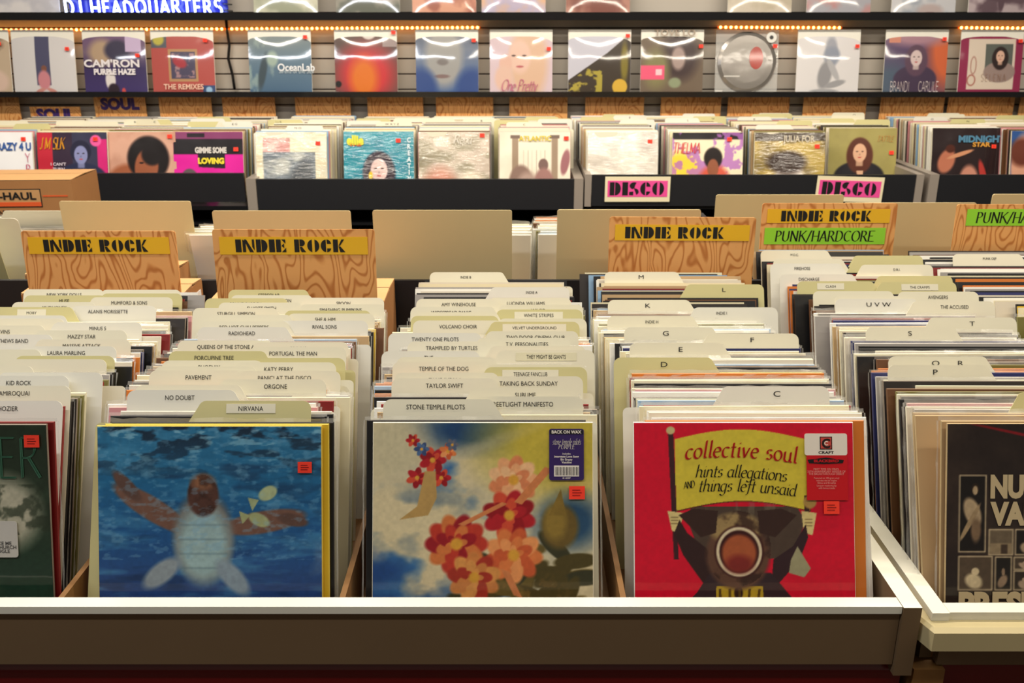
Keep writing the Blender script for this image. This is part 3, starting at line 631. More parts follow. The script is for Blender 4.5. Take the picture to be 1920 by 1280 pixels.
bloom(.64, .26, .115, [(.92, .66, .46), (.86, .52, .34), (.94, .74, .54)]); bloom(.62, .42, .12, RD, 8, .3); bloom(.64, .60, .13, OR, 9, .1); bloom(.38, .55, .14, [(.74, .22, .16), (.82, .46, .24), (.60, .10, .14)], 10); bloom(.46, .70, .12, [(.80, .50, .26), (.66, .20, .14), (.85, .58, .30)], 9, .5)
for p0, p1, wd in (((.66, .36), (.80, .20), .035), ((.60, .66), (.66, .78), .04), ((.40, .46), (.60, .36), .025)):
    a.poly([(p0[0]-wd/2, p0[1]), (p0[0]+wd/2, p0[1]+wd/3), (p1[0]+wd/2, p1[1]+wd/3), (p1[0]-wd/2, p1[1])], (.82, .50, .30))
a.ell(.85, .47, .085, .10, (.42, .34, .16), .3); a.ell(.83, .45, .05, .08, (.56, .46, .20), .6); a.poly([(.855,.30),(.88,.42),(.80,.42)], (.52, .42, .18))
bloom(.27, .17, .062, RD, 7); bloom(.18, .08, .032, RD, 6); bloom(.34, .13, .04, OR, 6, .4); bloom(.36, .10, .03, [(.40, .40, .44), (.30, .36, .46)], 6); bloom(.22, .12, .035, [(.30, .42, .58), (.22, .30, .46)], 6); bloom(.20, .25, .05, RD, 6, .7); bloom(.31, .25, .045, RD, 6)
a.poly([(.235,.22),(.285,.22),(.29,.34),(.25,.42),(.12,.44),(.20,.38)], (.72, .58, .34))
a.grain(.05)
hC = hero(-.0415, 1.108, 21.5, a, M_SHRINK, 'record sleeve with blue sky, cream clouds and red-orange blossoms at the rail', 'ivory')
m = MB(); u0, u1, t0, t1 = .800, .957, .030, .262
def rrect(u0, u1, t0, t1, r, n=4):
    x0, x1, z0, z1 = (u0-.5)*S, (u1-.5)*S, (1-t1)*S, (1-t0)*S
    return A(x1-r, z1-r, r, r, 0, 90, n)+A(x0+r, z1-r, r, r, 90, 180, n)+A(x0+r, z0+r, r, r, 180, 270, n)+A(x1-r, z0+r, r, r, 270, 360, n)
m.prism(rrect(u0, u1, t0, t1, .003), -.0030, -.0024, 0)
m.prism([( (u0-.5)*S+.001, (1-.055)*S), ((u1-.5)*S-.001, (1-.055)*S), ((u1-.5)*S-.001, (1-t0)*S-.002), ((u0-.5)*S+.001, (1-t0)*S-.002)], -.0032, -.0031, 1)
m.box((.822-.5)*S, (.935-.5)*S, -.0032, -.0031, (1-.245)*S, (1-.196)*S, 2)
for i in range(22):
    x0 = (.828-.5)*S+i*.00155; m.box(x0, x0+(.0004, .0009, .0006)[i % 3], -.0034, -.0033, (1-.24)*S, (1-.202)*S, 3)
uc = (u0+u1)/2
for tx, t, sz, wx, b in (('BACK ON WAX', .044, .0062, .95, .03), ('Includes', .142, .0036, 1, .01), ('Interstate Love Song', .155, .0042, 1, .02), ('Big Empty', .168, .0042, 1, .02), ('Vasoline', .181, .0042, 1, .02), ('81 65507', .252, .0030, 1, .02)):
    m.add2d(sans(tx, b)[0], (uc-.5)*S, (1-t)*S, -.0034, 2, sz*wx, sz)
m.add2d(pen('stone temple pilots', .10, .04, 20, .35)[0], (uc-.5)*S, (1-.088)*S, -.0034, 2, .0049, .0090)
m.add2d(pen('PURPLE', .12, .04, 20, .2)[0], (uc-.5)*S, (1-.112)*S, -.0034, 2, .0056, .0058)
m.build('promotional_sticker', [flat((.20, .12, .36)), flat((.08, .07, .09)), flat((.93, .9, .85)), flat((.1, .08, .12))], hC)
sticker(hC, (.925-.5)*S, (1-.318)*S, -.003, .0185)
# red cover with a yellow banner: poles, dark drum and cream lugs below
a = Art(N, (.84, .04, .18)); a.nmix(3, 3, .45, .8, (.74, .02, .13), .5, 41)
ban = [(.185, .075+.0)]+[(.185+.60*i/14, .075-.045*math.sin(math.pi*i/14)) for i in range(15)]+[(.80, .40)]+[(.80-.61*i/14, .40-.045*math.sin(math.pi*i/14)) for i in range(15)]
a.poly([(.26,.38),(.74,.38),(.78,.45),(.70,.62),(.30,.60),(.24,.44)], (.30, .24, .20)); a.nmix(30, 8, .5, .6, (.55, .52, .42), .5, 44, mask=np.clip((a.T-.34)*30, 0, 1)*np.clip((.46-a.T)*10, 0, 1)*np.clip((a.U-.24)*20, 0, 1)*np.clip((.76-a.U)*20, 0, 1))
a.poly([(p[0]+.004, p[1]+.004) for p in ban], (.30, .10, .08)); a.poly(ban, (.84, .76, .24))
a.poly([(.155,.05),(.180,.05),(.200,.62),(.178,.62)], (.24, .12, .14)); a.ell(.167, .035, .020, .018, (.80, .72, .50), .3)
a.poly([(.775,.33),(.80,.33),(.795,.44),(.775,.44)], (.24, .12, .12)); a.ell(.80, .36, .03, .03, (.70, .56, .30), .3, -40)
a.poly([(.15,.40),(.225,.41),(.20,.50),(.17,.49)], (.86, .78, .52)); a.poly([(.76,.40),(.83,.41),(.81,.51),(.77,.50)], (.86, .78, .52))
for k in range(3): a.rect(.165, .428+.014*k, .20, .431+.014*k, (.35, .25, .15)); a.rect(.775, .438+.014*k, .81, .441+.014*k, (.35, .25, .15))
a.poly([(.205,.44),(.24,.50),(.34,.58),(.36,.70),(.32,.74),(.22,.60),(.18,.50)], (.20, .12, .12)); a.poly([(.78,.46),(.72,.56),(.63,.62),(.62,.74),(.66,.72),(.75,.62),(.79,.52)], (.20, .12, .14))
a.poly([(.34,.68),(.62,.68),(.72,.80),(.76,.82),(.23,.82),(.28,.77)], (.20, .14, .16)); a.poly([(.37,.74),(.58,.74),(.60,1),(.36,1)], (.74, .62, .16)); a.ell(.47, .77, .02, .03, (.2, .12, .1), .3)
for k in range(5): a.poly([(.38+.045*k,.75),(.392+.045*k,.75),(.40+.035*k,1),(.388+.035*k,1)], (.35, .26, .1))
a.ell(.47, .60, .145, .155, (.38, .26, .20), .15); a.ell(.46, .48, .12, .07, (.62, .52, .34), .3); a.nmix(14, 14, .5, .64, (.20, .12, .10), .8, 47, mask=(np.hypot((a.U-.47)/.15, (a.T-.57)/.17) < 1)*1.0)
a.ell(.475, .585, .112, .118, (.22, .08, .08), .1)
a.ell(.475, .585, .104, .112, (.86, .80, .66), .06); a.ell(.475, .585, .090, .097, (.22, .08, .08), .08)
a.ell(.475, .590, .078, .082, (.66, .34, .20), .2); a.ell(.475, .64, .06, .04, (.50, .16, .14), .7)
for sx_ in (-1, 1): a.poly([(.47+sx_*.09,.40),(.47+sx_*.20,.39),(.47+sx_*.27,.42),(.47+sx_*.17,.52),(.47+sx_*.10,.50)], (.22, .14, .12))
a.poly([(.74,.56),(.80,.66),(.77,.70),(.70,.68),(.71,.62)], (.62, .60, .46)); a.grain(.04)
hD = hero(.331, 1.108, 21.8, a, M_SHRINK, 'red record sleeve with a yellow lettered banner leaning at the front rail', 'white')
arcf = lambda k, sl: (lambda x, z: (x, z-k*x*x+sl*x))
def cov(vf, u, t, sx, sz, mi, fn):
    m = MB(); m.add2d(vf, (u-.5)*S, (1-t)*S, -.0018, 0, sx, sz, fn); m.build('title_lettering', [[flat((.72, .10, .10)), flat((.10, .09, .08))][mi]], hD)
cov(pen('collective soul', .15, .045, 25, .18, .06)[0], .488, .122, .0229, .0240, 0, arcf(.020, -.035))
cov(pen('hints allegations', .12, .035, 25, .25, .02)[0],   .486, .222, .0174, .0178, 1, arcf(.012, -.045))
cov(pen('things left unsaid', .12, .035, 25, .25, .02)[0], .512, .286, .0173, .0178, 1, arcf(.012, -.045))
cov(pen('AND', .16, .05, 25, 0, -.1)[0], .252, .283, .0068, .0100, 1, arcf(0, .1))
m = MB(); m.prism(rrect(.775, .968, .052, .150, .003), -.0030, -.0024, 0); m.box((.783-.5)*S, (.968-.5)*S, -.0030, -.0024, (1-.352)*S, (1-.150)*S, 1)
uc = .872; m.box((uc-.028-.5)*S, (uc+.028-.5)*S, -.0032, -.0031, (1-.124)*S, (1-.066)*S, 2); m.box((uc-.024-.5)*S, (uc+.024-.5)*S, -.0034, -.0033, (1-.120)*S, (1-.070)*S, 3)
m.add2d(sans('C', .03)[0], (uc-.5)*S, (1-.095)*S, -.0036, 2, .018, .018); m.add2d(sans('C', .03)[0], (uc-.5)*S, (1-.095)*S, -.0037, 0, .008, .008); m.add2d(sans('CRAFT', .03)[0], (uc-.5)*S, (1-.137)*S, -.0034, 2, .0072, .0052)
m.poly([((uc+dx-.5)*S, -.0032, (1-t)*S) for dx, t in ((-.085,.170),(.0,.160),(.08,.172),(.075,.186),(-.01,.190),(-.078,.186))][::-1], 2); m.add2d(sans('BLACKBIRD', .04)[0], (uc-.5)*S, (1-.175)*S, -.0034, 1, .0068, .0052)
for t, tx, s_ in ((.212, 'FIRST TIME ON VINYL', .0042), (.223, "25TH ANNIVERSARY REISSUE OF", .0042), (.234, 'THE BREAKTHROUGH DEBUT', .0042), (.252, 'Featured on 180-gram vinyl', .0036), (.263, 'includes the hit singles', .0036), (.274, 'Shine and Breathe', .0040), (.286, 'Lacquer mastering by', .0036), (.297, 'with bonus tracks', .0036)):
    m.add2d(sans(tx)[0], (uc-.5)*S, (1-t)*S, -.0033, 4, s_*.9, s_)
m.build('promotional_sticker', [flat((.92, .88, .82)), flat((.78, .05, .10)), flat((.08, .06, .06)), flat((.80, .30, .26)), flat((.90, .62, .58))], hD)
sticker(hD, (.893-.5)*S, (1-.385)*S, -.003, .0180)
# dark green cover, far left
a = Art(200, (.10, .17, .12)).vgrad([(0, (.12, .18, .12)), (.4, (.14, .20, .14)), (1, (.10, .26, .20))]); a.nmix(8, 8, .5, .7, (.22, .30, .22), .5, 51)
a.ell(.80, .40, .15, .16, (.74, .72, .62), .6); a.nmix(20, 20, .5, .62, (.16, .20, .14), .7, 53, mask=(a.T > .27)*(a.T < .5)*1.0); a.grain(.08)
hA = hero(-.8045, 1.112, 14.0, a, M_SHRINK, 'dark green record sleeve with a pale rounded sticker at the front rail', 'charcoal')
W(hA, 'title_lettering', [(pen('HIER', .10, .05, 20, 0, .08)[0], .80, .15, .040, .056, 0)], [flat((.24, .42, .32))], -.0018)
m = MB(); m.prism(rrect(.70, .852, .435, .60, .004), -.003, -.0024, 0)
for k in range(3): m.add2d(sans(('TAKE ME', 'TO CHURCH', 'SINGLE')[k], .02)[0], (.78-.5)*S, (1-.535-.018*k)*S, -.0033, 1, .007, .007)
m.build('promotional_sticker', [flat((.80, .78, .74)), flat((.35, .34, .33))], hA)
sticker(hA, (.935-.5)*S, (1-.075)*S, -.003, .0170)
# black cover with photo strips, right
a = Art(240, (.16, .12, .11)); a.nmix(4, 4, .4, .8, (.28, .22, .18), .7, 61)
def photo(x0, t0, x1, t1, bg, fg, seed, kind):
    a.rect(x0-.006, t0-.006, x1+.006, t1+.006, (.78, .70, .56)); a.rect(x0, t0, x1, t1, bg)
    msk = (a.U > x0)*(a.U < x1)*(a.T > t0)*(a.T < t1)*1.0; w_, h_ = x1-x0, t1-t0; sv = a.a.copy()
    cx = (x0+x1)/2
    if kind == 0:   # standing guitarist
        a.ell(cx+.1*w_, t0+.17*h_, .15*w_, .07*h_, (.20, .14, .10), .4); a.ell(cx+.1*w_, t0+.19*h_, .10*w_, .06*h_, fg, .3); a.ell(cx, t0+.48*h_, .32*w_, .2*h_, fg, .3, -20); a.ell(cx-.1*w_, t0+.62*h_, .10*w_, .28*h_, (.66, .56, .42), .3, 28); a.ell(cx+.15*w_, t0+.72*h_, .2*w_, .16*h_, (.5, .4, .3), .5)
    elif kind == 1:  # stage
        a.rect(x0, t0+.55*h_, x1, t1, (.60, .52, .40)); a.rect(cx, t0+.6*h_, cx+.3*w_, t1, (.28, .22, .18))
    else:
        a.ell(cx, t0+.45*h_, .12*w_, .12*h_, fg, .3); a.ell(cx-.05*w_, t0+.75*h_, .28*w_, .22*h_, fg, .4, 30)
    keep = a.a.copy(); a.a = sv*(1-msk[..., None])+keep*msk[..., None]
photo(.060, .235, .172, .575, (.10, .08, .08), (.74, .64, .50), 0, 0); photo(.196, .480, .297, .588, (.44, .38, .30), (.7, .6, .5), 1, 1); photo(.315, .480, .42, .588, (.12, .1, .09), (.7, .6, .48), 1, 2)
photo(.060, .602, .205, .748, (.34, .28, .22), (.86, .78, .62), 2, 2); photo(.226, .605, .292, .748, (.12, .10, .09), (.6, .5, .4), 3, 2); photo(.310, .606, .40, .655, (.3, .25, .2), (.7, .6, .5), 3, 2); photo(.310, .668, .40, .748, (.2, .16, .13), (.7, .6, .5), 3, 2); photo(.44, .60, .60, .75, (.2, .16, .13), (.7, .6, .5), 3, 2); photo(.64, .48, .93, .75, (.2, .16, .13), (.7, .6, .5), 3, 0)
a.ell(.35, .05, .3, .006, (.55, .08, .12), .9, 12); a.grain(.08)
hE = hero(.7695, 1.108, 17.5, a, M_SHRINK, 'black record sleeve with sepia photo strips and big cream letters', 'tan')
cr = flat((.80, .72, .56))
for tx, u0, u1, tt, hh in (('NUGGETS', .196, .66, .280, .031), ('VARIOUS', .196, .66, .402, .031), ('PRESENTS', .060, .66, .815, .036)):
    vf, wv = sans(tx, .055); W(hE, 'title_lettering', [(vf, (u0+u1)/2, tt, (u1-u0)*S/wv, hh/.727, 0)], [cr], -.0018)
record(.766, 1.116, 18, 'tan', 0, 'tan bagged record sleeve touching the back of the black photo-strip cover', 'record sleeves in the photo-strip-cover bin')
record(.3485, 1.114, 21.6, 'orange', 3, 'orange-brown bagged record sleeve peeking out beside the red cover', 'record sleeves in the red-cover bin')
record(-.0515, 1.115, 21.5, 'black', 1, 'black bagged record sleeve peeking out beside the blossom cover', 'record sleeves in the blossom-cover bin')
record(-.799, 1.1185, 14.8, 'dark red', 1, 'dark red bagged record sleeve touching the back of the dark green cover', 'record sleeves in the green-cover bin')

# ------------------------------------------------------------------ section signs on wood-grain board
def sign(pxl, pxr, py, zc, label, lines, tilt=0, wid=None, back=False, lean=3, rz=0):
    Y = None; H = (py-32)*zc*cp/F; Y = (zc-H*sp)/cp; x = ((pxl+pxr)/2-960)*zc/F; wd = wid or (pxr-pxl)*zc/F; top = EYE-H
    o = empty('section_sign', (x, Y, ZF)); h = (top-ZF)/math.cos(math.radians(lean)); o.rotation_euler = (-math.radians(lean), 0, rz)
    o.location.y = Y-(top-ZF)*math.tan(math.radians(lean))
    tag(o, label, 'sign', 'blank backs of section signs' if back else 'wood-grain section signs')
    m = MB(); r_ = .006; hw = wd/2
    m.prism([(-hw, 0), (hw, 0)]+A(hw-r_, h-r_, r_, r_, 0, 90, 4)+A(-hw+r_, h-r_, r_, r_, 90, 180, 4), 0, .003); m.build('board', [M_TAN if back else M_PLY], o)
    for (kind, t, dz, hh, x0, x1, tsz, tcx) in lines:      # strip: centre below top, height, span, text size
        m = MB(); m.box(x0*wd, x1*wd, -.0012, -.0004, h-dz-hh/2, h-dz+hh/2, 0)
        if kind == 'y': vf, w_ = stencil(t); 
        else: vf, w_ = pen(t, .17, .05, 12, .10, .06, True)
        m.add2d(vf, tcx*wd, h-dz, -.0016, 1, tsz*.70 if kind == 'y' else tsz*.70, tsz*.78 if kind == 'y' else tsz*.80)
        b = m.build('label_strip', [M_YELLAB if kind == 'y' else M_GREENLAB, M_INK], o)
        if tilt: b.rotation_euler = (0, -tilt, 0); b.location = (0, 0, 0)
    return o
ir = lambda dz=.034, sz=.0345, cx=-.02: [('y', 'INDIE ROCK', dz, .037, -.46, .455, sz, cx)]
sign(38, 328, 433, 2.03, 'wood-grain board sign with yellow strip behind the green-cover bin', ir(.032, .0345, -.02))
sign(397, 702, 430, 1.93, 'wood-grain board sign with yellow strip above the blue underwater bin', ir(.034, .0345, -.02))
sign(1143, 1417, 407, 2.15, 'wood-grain board sign with tilted yellow strip above the red bin', [('y', 'INDIE ROCK', .036, .037, -.46, .46, .0345, -.05)], rz=-.03)
sign(1430, 1684, 381, 2.35, 'wood-grain board sign with a yellow and a green strip', [('y', 'INDIE ROCK', .032, .035, -.46, .45, .0345, -.02), ('g', 'PUNK/HARDCORE', .083, .042, -.47, .43, .033, -.02)])
sign(1795, 2050, 383, 2.35, 'wood-grain board sign with a green strip only', [('g', 'PUNK/HARDCORE', .033, .042, -.42, .47, .033, .02)])
for l, r_, py, z, lab in ((110, 357, 377, 2.42, 'plain tan sign back below the cardboard moving box'), (397, 657, 395, 2.29, 'plain tan sign back standing behind the second wood-grain sign'),
    (698, 960, 394, 2.27, 'plain tan sign back standing clear behind the blossom bin'), (1045, 1315, 393, 2.27, 'plain tan sign back behind the wood-grain sign of the red bin'),
    (1343, 1583, 365, 2.60, 'plain tan sign back rising in front of a pink lettered label'), (1583, 1832, 380, 2.50, 'plain tan sign back between the two signs with green strips'), (1862, 2110, 364, 2.62, 'plain tan sign back behind the green-strip-only sign')):
    sign(l, r_, py, z, lab, [], back=True, lean=-3)
# ------------------------------------------------------------------ cardboard boxes
def box_thing(x0, x1, y0, y1, z0, z1, label, rz=0, extra=None):
    o = empty('cardboard_box', ((x0+x1)/2, (y0+y1)/2, z0)); o.rotation_euler = (0, 0, rz); tag(o, label, 'box', 'cardboard boxes among the bins')
    hx, hy, h = (x1-x0)/2, (y1-y0)/2, z1-z0; t = .003
    m = MB(); m.box(-hx, hx, -hy, -hy+t, 0, h); m.box(-hx, hx, hy-t, hy, 0, h); m.box(-hx, -hx+t, -hy+t, hy-t, 0, h); m.box(hx-t, hx, -hy+t, hy-t, 0, h); m.box(-hx+t, hx-t, -hy+t, hy-t, 0, t); m.build('box_body', M_CARDD, o)
    for s_ in (-1, 1):
        m = MB(); m.poly([(-hx, s_*hy, h), (hx, s_*hy, h), (hx, s_*.002, h+.004), (-hx, s_*.002, h+.004)]); m.poly([(-hx, s_*hy, h+.003), (hx, s_*hy, h+.003), (hx, s_*.002, h+.007), (-hx, s_*.002, h+.007)]); m.build('top_flap', M_CARD, o)
    if extra: extra(o, hx, hy, h)
    return o
def ship(o, hx, hy, h):
    m = MB(); m.box(hx, hx+.0008, -hy+.01, hy-.015, .07, h-.02, 0)
    for k in range(9): m.box(hx+.0008, hx+.0012, -hy+.018+.011*k, -hy+.018+.011*k+(.004, .002, .006)[k % 3], .075+.03*(k % 2), h-.035-.02*(k % 3), 1)
    m.build('shipping_label', [M_WPAPER, M_INK], o)
box_thing(-1.125, -.752, 2.055, 2.185, ZF, EYE-.60, 'brown cardboard box with a barcode shipping label on its side', 0, ship)
box_thing(-.675, -.285, 1.995, 2.185, ZF, EYE-.60, 'plain brown cardboard box behind the second wood-grain sign', 0)
box_thing(-1.20, -.84, 2.225, 2.36, ZF, EYE-.60, 'plain brown cardboard box behind the one with a barcode label', 0)
def uhaul(o, hx, hy, h):
    m = MB(); y = -hy-.0006
    m.box(hx-.60, hx-.118, y, -hy, h-.100, h-.030, 0); m.box(hx-.595, hx-.122, y-.0004, y, h-.096, h-.034, 1)
    m.box(hx-.595, hx-.122, y-.0008, y-.0004, h-.096, h-.080, 2)
    m.add2d(sans('U-HAUL', .035)[0], hx-.222, h-.056, y-.0012, 0, .047, .038)
    m.box(hx-.112, hx-.02, y-.0004, y, h-.060, h-.055, 2); m.add2d(sans('MOVING', .02)[0], hx-.30, h-.120, y-.0012, 0, .03, .03)
    m.build('printed_logo', [M_INK, M_CARD, M_ORANGEINK], o)
box_thing(-2.20, -1.665, 3.50, 3.76, EYE-.86, EYE-.58, 'large cardboard moving box with black lettering and orange lines', .05, uhaul)
r = empty('display_table', (-2.1, 3.65, 0)); tag(r, 'dark table under the cardboard moving box', 'table')
P('table_top', M_DARKW, lambda m: m.box(-2.6, -1.55, 3.42, 3.88, EYE-.885, EYE-.861), r)
for x in (-2.56, -1.63):
    for y in (3.45, 3.81): P('leg', M_DARKW, lambda m: m.box(x, x+.04, y, y+.04, 0, EYE-.885), r)
# ------------------------------------------------------------------ records in the opposite-facing bins (seen from behind, tops towards us)
rr_ = random.Random(77)
def opp(xc, y0, y1, st, where, cols, zf=ZF, lean=-14):
    y = y0; k = 0
    while y < y1:
        c = cols[k] if k < len(cols) else rr_.choice(POOL)
        record(xc+rr_.gauss(0, .006), y, lean+rr_.gauss(0, .5), c, rr_.randrange(5), '%s bagged record sleeve %s' % (c, where), 'records in the bins facing away', zf=zf, rz=0)
        y += st; k += 1
opp(-.110, 2.46, 2.62, .018, 'in the gap beside the bare tan board', ['white', 'white', 'cream', 'white', 'ivory', 'white', 'white', 'cream'])
opp(.222, 2.46, 2.68, .018, 'behind the tan board of the red bin', ['white', 'pale blue', 'white', 'olive', 'white', 'white', 'ivory', 'white'])
opp(-.69, 2.46, 2.60, .018, 'between the tan board with boxes and the next', ['white', 'cream', 'white', 'ivory', 'white', 'white'])
opp(-1.345, 2.46, 2.72, .020, 'beyond the milky dividers facing away', ['olive', 'cream', 'white', 'brown', 'charcoal', 'tan', 'brown', 'charcoal', 'cream'])
for k, (l, r_, py, mt) in enumerate(((-130, 20, 419, o_), (-60, 78, 399, k_), (15, 165, 383, c_))):
    z = zc_tab(py, .50); cx = (r_-960)*z/F-.155
    o = obj('divider_card', card_mesh(1, mt), None, (cx, 2.33+.10*k+.02, ZF+.02), (math.radians(14), 0, 0))
    tag(o, ['yellowed divider card in front of the milky one facing away', 'milky divider card facing away below the moving box', 'cream divider card facing away beside the tan sign back'][k], 'divider card', 'divider cards facing away')

# ------------------------------------------------------------------ wall racks
YF = 4.10
def rack(pl, pr, pt, pb, label, strips, drop=0):
    a_, b_ = at_Y(pl, pt, YF), at_Y(pr, pb, YF); zt, zb = a_.z, b_.z
    o = empty('wall_rack', ((a_.x+b_.x)/2, YF, zb)); tag(o, label, 'record bin', 'black wall racks'); x0 = a_.x; x1 = b_.x
    P('front_board', M_BLACK, lambda m: m.box(x0, x1, YF, YF+.018, zb, zt), o)
    P('floor_board', M_BLACK, lambda m: m.box(x0, x1, YF+.018, YF+.86, zb-drop, zb+.018-drop), o)
    for k, (s0, s1) in enumerate(strips):
        xa, xb = at_Y(s0, pt, YF).x, at_Y(s1, pt, YF).x
        P('end_panel', M_ALU, lambda m: m.box(xa, xb, YF-.004 if k == 0 else YF-.004, YF+.86, zb-.002, zt+.003), o)
    return zt, zb+.018-drop
RK = [rack(-160, 461, 325, 379, 'black wall rack partly behind the cardboard moving box', [], .038),
      rack(480, 1076, 336, 393, 'black wall rack holding the teal cover and its neighbours', [(461, 479), (1077, 1094)]),
      rack(1110, 1718, 328, 386, 'black wall rack with two pink lettered labels', [(1097, 1109), (1719, 1733)], .018),
      rack(1762, 2200, 328, 386, 'black wall rack holding the black figures cover', [(1744, 1761)], .018)]
r = empty('rack_base', (0, 4.3, 0)); tag(r, 'dark lower shelving below the wall racks', 'shelving')
zb = RK[1][1]-.10
P('top_board', M_BLACK, lambda m: m.box(-3.5, 3.5, 4.16, 4.98, zb, zb+.012), r)
P('back_board', M_BLACK, lambda m: m.box(-3.5, 3.5, 4.9, 4.92, .0, zb), r)
P('shelf_board', M_DARKW, lambda m: m.box(-3.5, 3.5, 4.16, 4.9, zb-.42, zb-.40), r)
for x in (-2.7, -1.72, -.9, .05, .42, 1.3, 2.2): P('upright', M_DARKW, lambda m: m.box(x, x+.03, 4.15, 4.9, 0, zb), r)
for k, xp in enumerate((1135, 1532)):
    a_, b_ = at_Y(xp, 331, YF-.005), at_Y(xp+120, 378, YF-.005)
    o = obj('lettered_label', None, None, ((a_.x+b_.x)/2, YF-.0062, b_.z)); tag(o, 'cream card with pink lettered label, %s' % ('hanging straight under the silver crinkled cover' if k == 0 else 'hanging tilted under the olive cover'), 'label', 'pink lettered labels')
    hw = (b_.x-a_.x)/2; h = a_.z-b_.z
    m = MB(); m.prism([(-hw, 0), (hw, 0), (hw, h), (-hw, h)], 0, .0015); m.build('backing_card', [M_PAPER], o)
    m = MB(); m.box(-hw*.92, hw*.92, -.001, 0, h*.2, h*.84, 0); m.add2d(stencil('DISCO')[0], 0, h*.52, -.0014, 1, .050, .058); m.build('printed_strip', [M_PINKLAB, M_INK], o)
    o.rotation_euler = (0, .03*(1 if k else 0), 0)
# the packed rest of the wall records: one object
rr_ = random.Random(5); m = MB(); wc = ['white', 'cream', 'ivory', 'grey', 'tan', 'brown', 'charcoal', 'pink', 'pale blue', 'olive']
wm = [mat('sleeve_'+c.replace(' ', '_'), *[COL[c][0], .4]) for c in wc]
def lean_box(m, x, y, z, lean, w_, h_, th, mi):
    n = len(m.v); s_, c__ = math.sin(math.radians(lean)), math.cos(math.radians(lean))
    m.box(x-w_/2, x+w_/2, 0, th, 0, h_, mi)
    for i in range(n, n+8):
        a0, b0, c0 = m.v[i]; m.v[i] = (a0, y+b0*c__+c0*s_, z+c0*c__-b0*s_)
WALL = [(-5, 248, 320, 0), (135, 248, 320, 0), (264, 247, 325, 0), (390, 247, 325, 0), (546, 257, 336, 1), (710, 249, 336, 1), (851, 253, 336, 1), (1003, 256, 336, 1), (1168, 249, 327, 2), (1327, 262, 327, 2), (1481, 254, 327, 2), (1618, 240, 327, 2), (1812, 240, 327, 3), (1962, 247, 327, 3)]
STK = []
for i, (pc, pt, pb, rk) in enumerate(WALL):
    H = .488+(pt-250)*.00045; z = H*F/((pt-32)*cp); Y = (z-H*sp)/cp; Y = min(max(Y, 4.215), 4.40); z = Y*cp+H*sp
    x = (pc-960)*z/F; zfl = RK[rk][1]; lean = 13; top = EYE-H
    hh = (top-zfl); base = Y-hh*math.tan(math.radians(lean)); STK.append((x, base, zfl, lean, top))
    y = base+.02; dx = 0
    zoff = top-S*math.cos(math.radians(lean))-zfl
    while y < 4.86:
        dx += rr_.gauss(0, .0035); dx = max(min(dx, .02), -.02)
        pull = -.045*(y-base)*(1 if pc > 960 else -1)*(0 if i < 4 else 1)
        lean_box(m, x+dx+pull, y, zfl+max(zoff, 0)+rr_.uniform(-.003, .004), lean, S+rr_.uniform(0, .006), S, .0045, rr_.choice([0, 0, 1, 1, 2, 2, 2, 3, 4, 5, 6, 7, 8, 9])); y += rr_.uniform(.011, .019)
for x0 in (-2.6, -1.6, -.8, .12, .5, 1.4):         # dark spines on the lower shelf
    x = x0
    while x < x0+.7:
        c = rr_.choice([3, 4, 5, 6, 6, 7, 9]); t = rr_.uniform(.003, .007); m.box(x, x+t, 4.25, 4.56, zb-.399, zb-.40+.318, c); x += t+.001
for (x_, y_, l_, c_n, b_, la_, g_, z_, rz_, ro_) in REST:
    lean_box(m, x_, y_, z_, l_, S, S, TH, wc.index(c_n) if c_n in wc else 10+['black', 'dark red', 'orange', 'yellow', 'navy'].index(c_n))
tag(m.build('packed_record_sleeves', wm+[mat('sleeve_'+c.replace(' ', '_'), *[COL[c][0], .4]) for c in ('black', 'dark red', 'orange', 'yellow', 'navy')]), 'tightly packed record sleeves filling the wall racks and the backs of the near bins', 'records', kind='stuff')
# divider cards of the wall racks
WC = [('B', 250, 224), ('C', 290, 224), ('E G', 440, 228), ('I J K', 470, 224), ('N O', 555, 236), ('', 610, 224), ('W X Y Z', 735, 228), ('', 775, 221), ('', 820, 221), ('B', 903, 222), ('C', 983, 229), ('', 1045, 222), ('', 1000, 219), ('E', 1181, 216), ('', 1120, 219), ('', 1230, 224), ('H', 1337, 218), ('L', 1290, 221), ('', 1310, 213),
      ('K', 1415, 219), ('', 1440, 214), ('L', 1480, 213), ('', 1500, 226), ('', 1460, 234), ('M', 1528, 212), ('', 1590, 216), ('', 1640, 224), ('Q', 1692, 210), ('O', 1748, 219), ('N', 1815, 223), ('', 1850, 214), ('', 1900, 216), ('', 1870, 212), ('', 60, 232), ('', 110, 226), ('', 180, 228), ('', 20, 226), ('', 350, 222), ('', 385, 228), ('', 400, 219), ('', 520, 223), ('', 655, 226), ('', 700, 222), ('', 940, 225), ('', 1075, 223), ('', 1155, 214), ('', 1570, 222)]
seen = {}
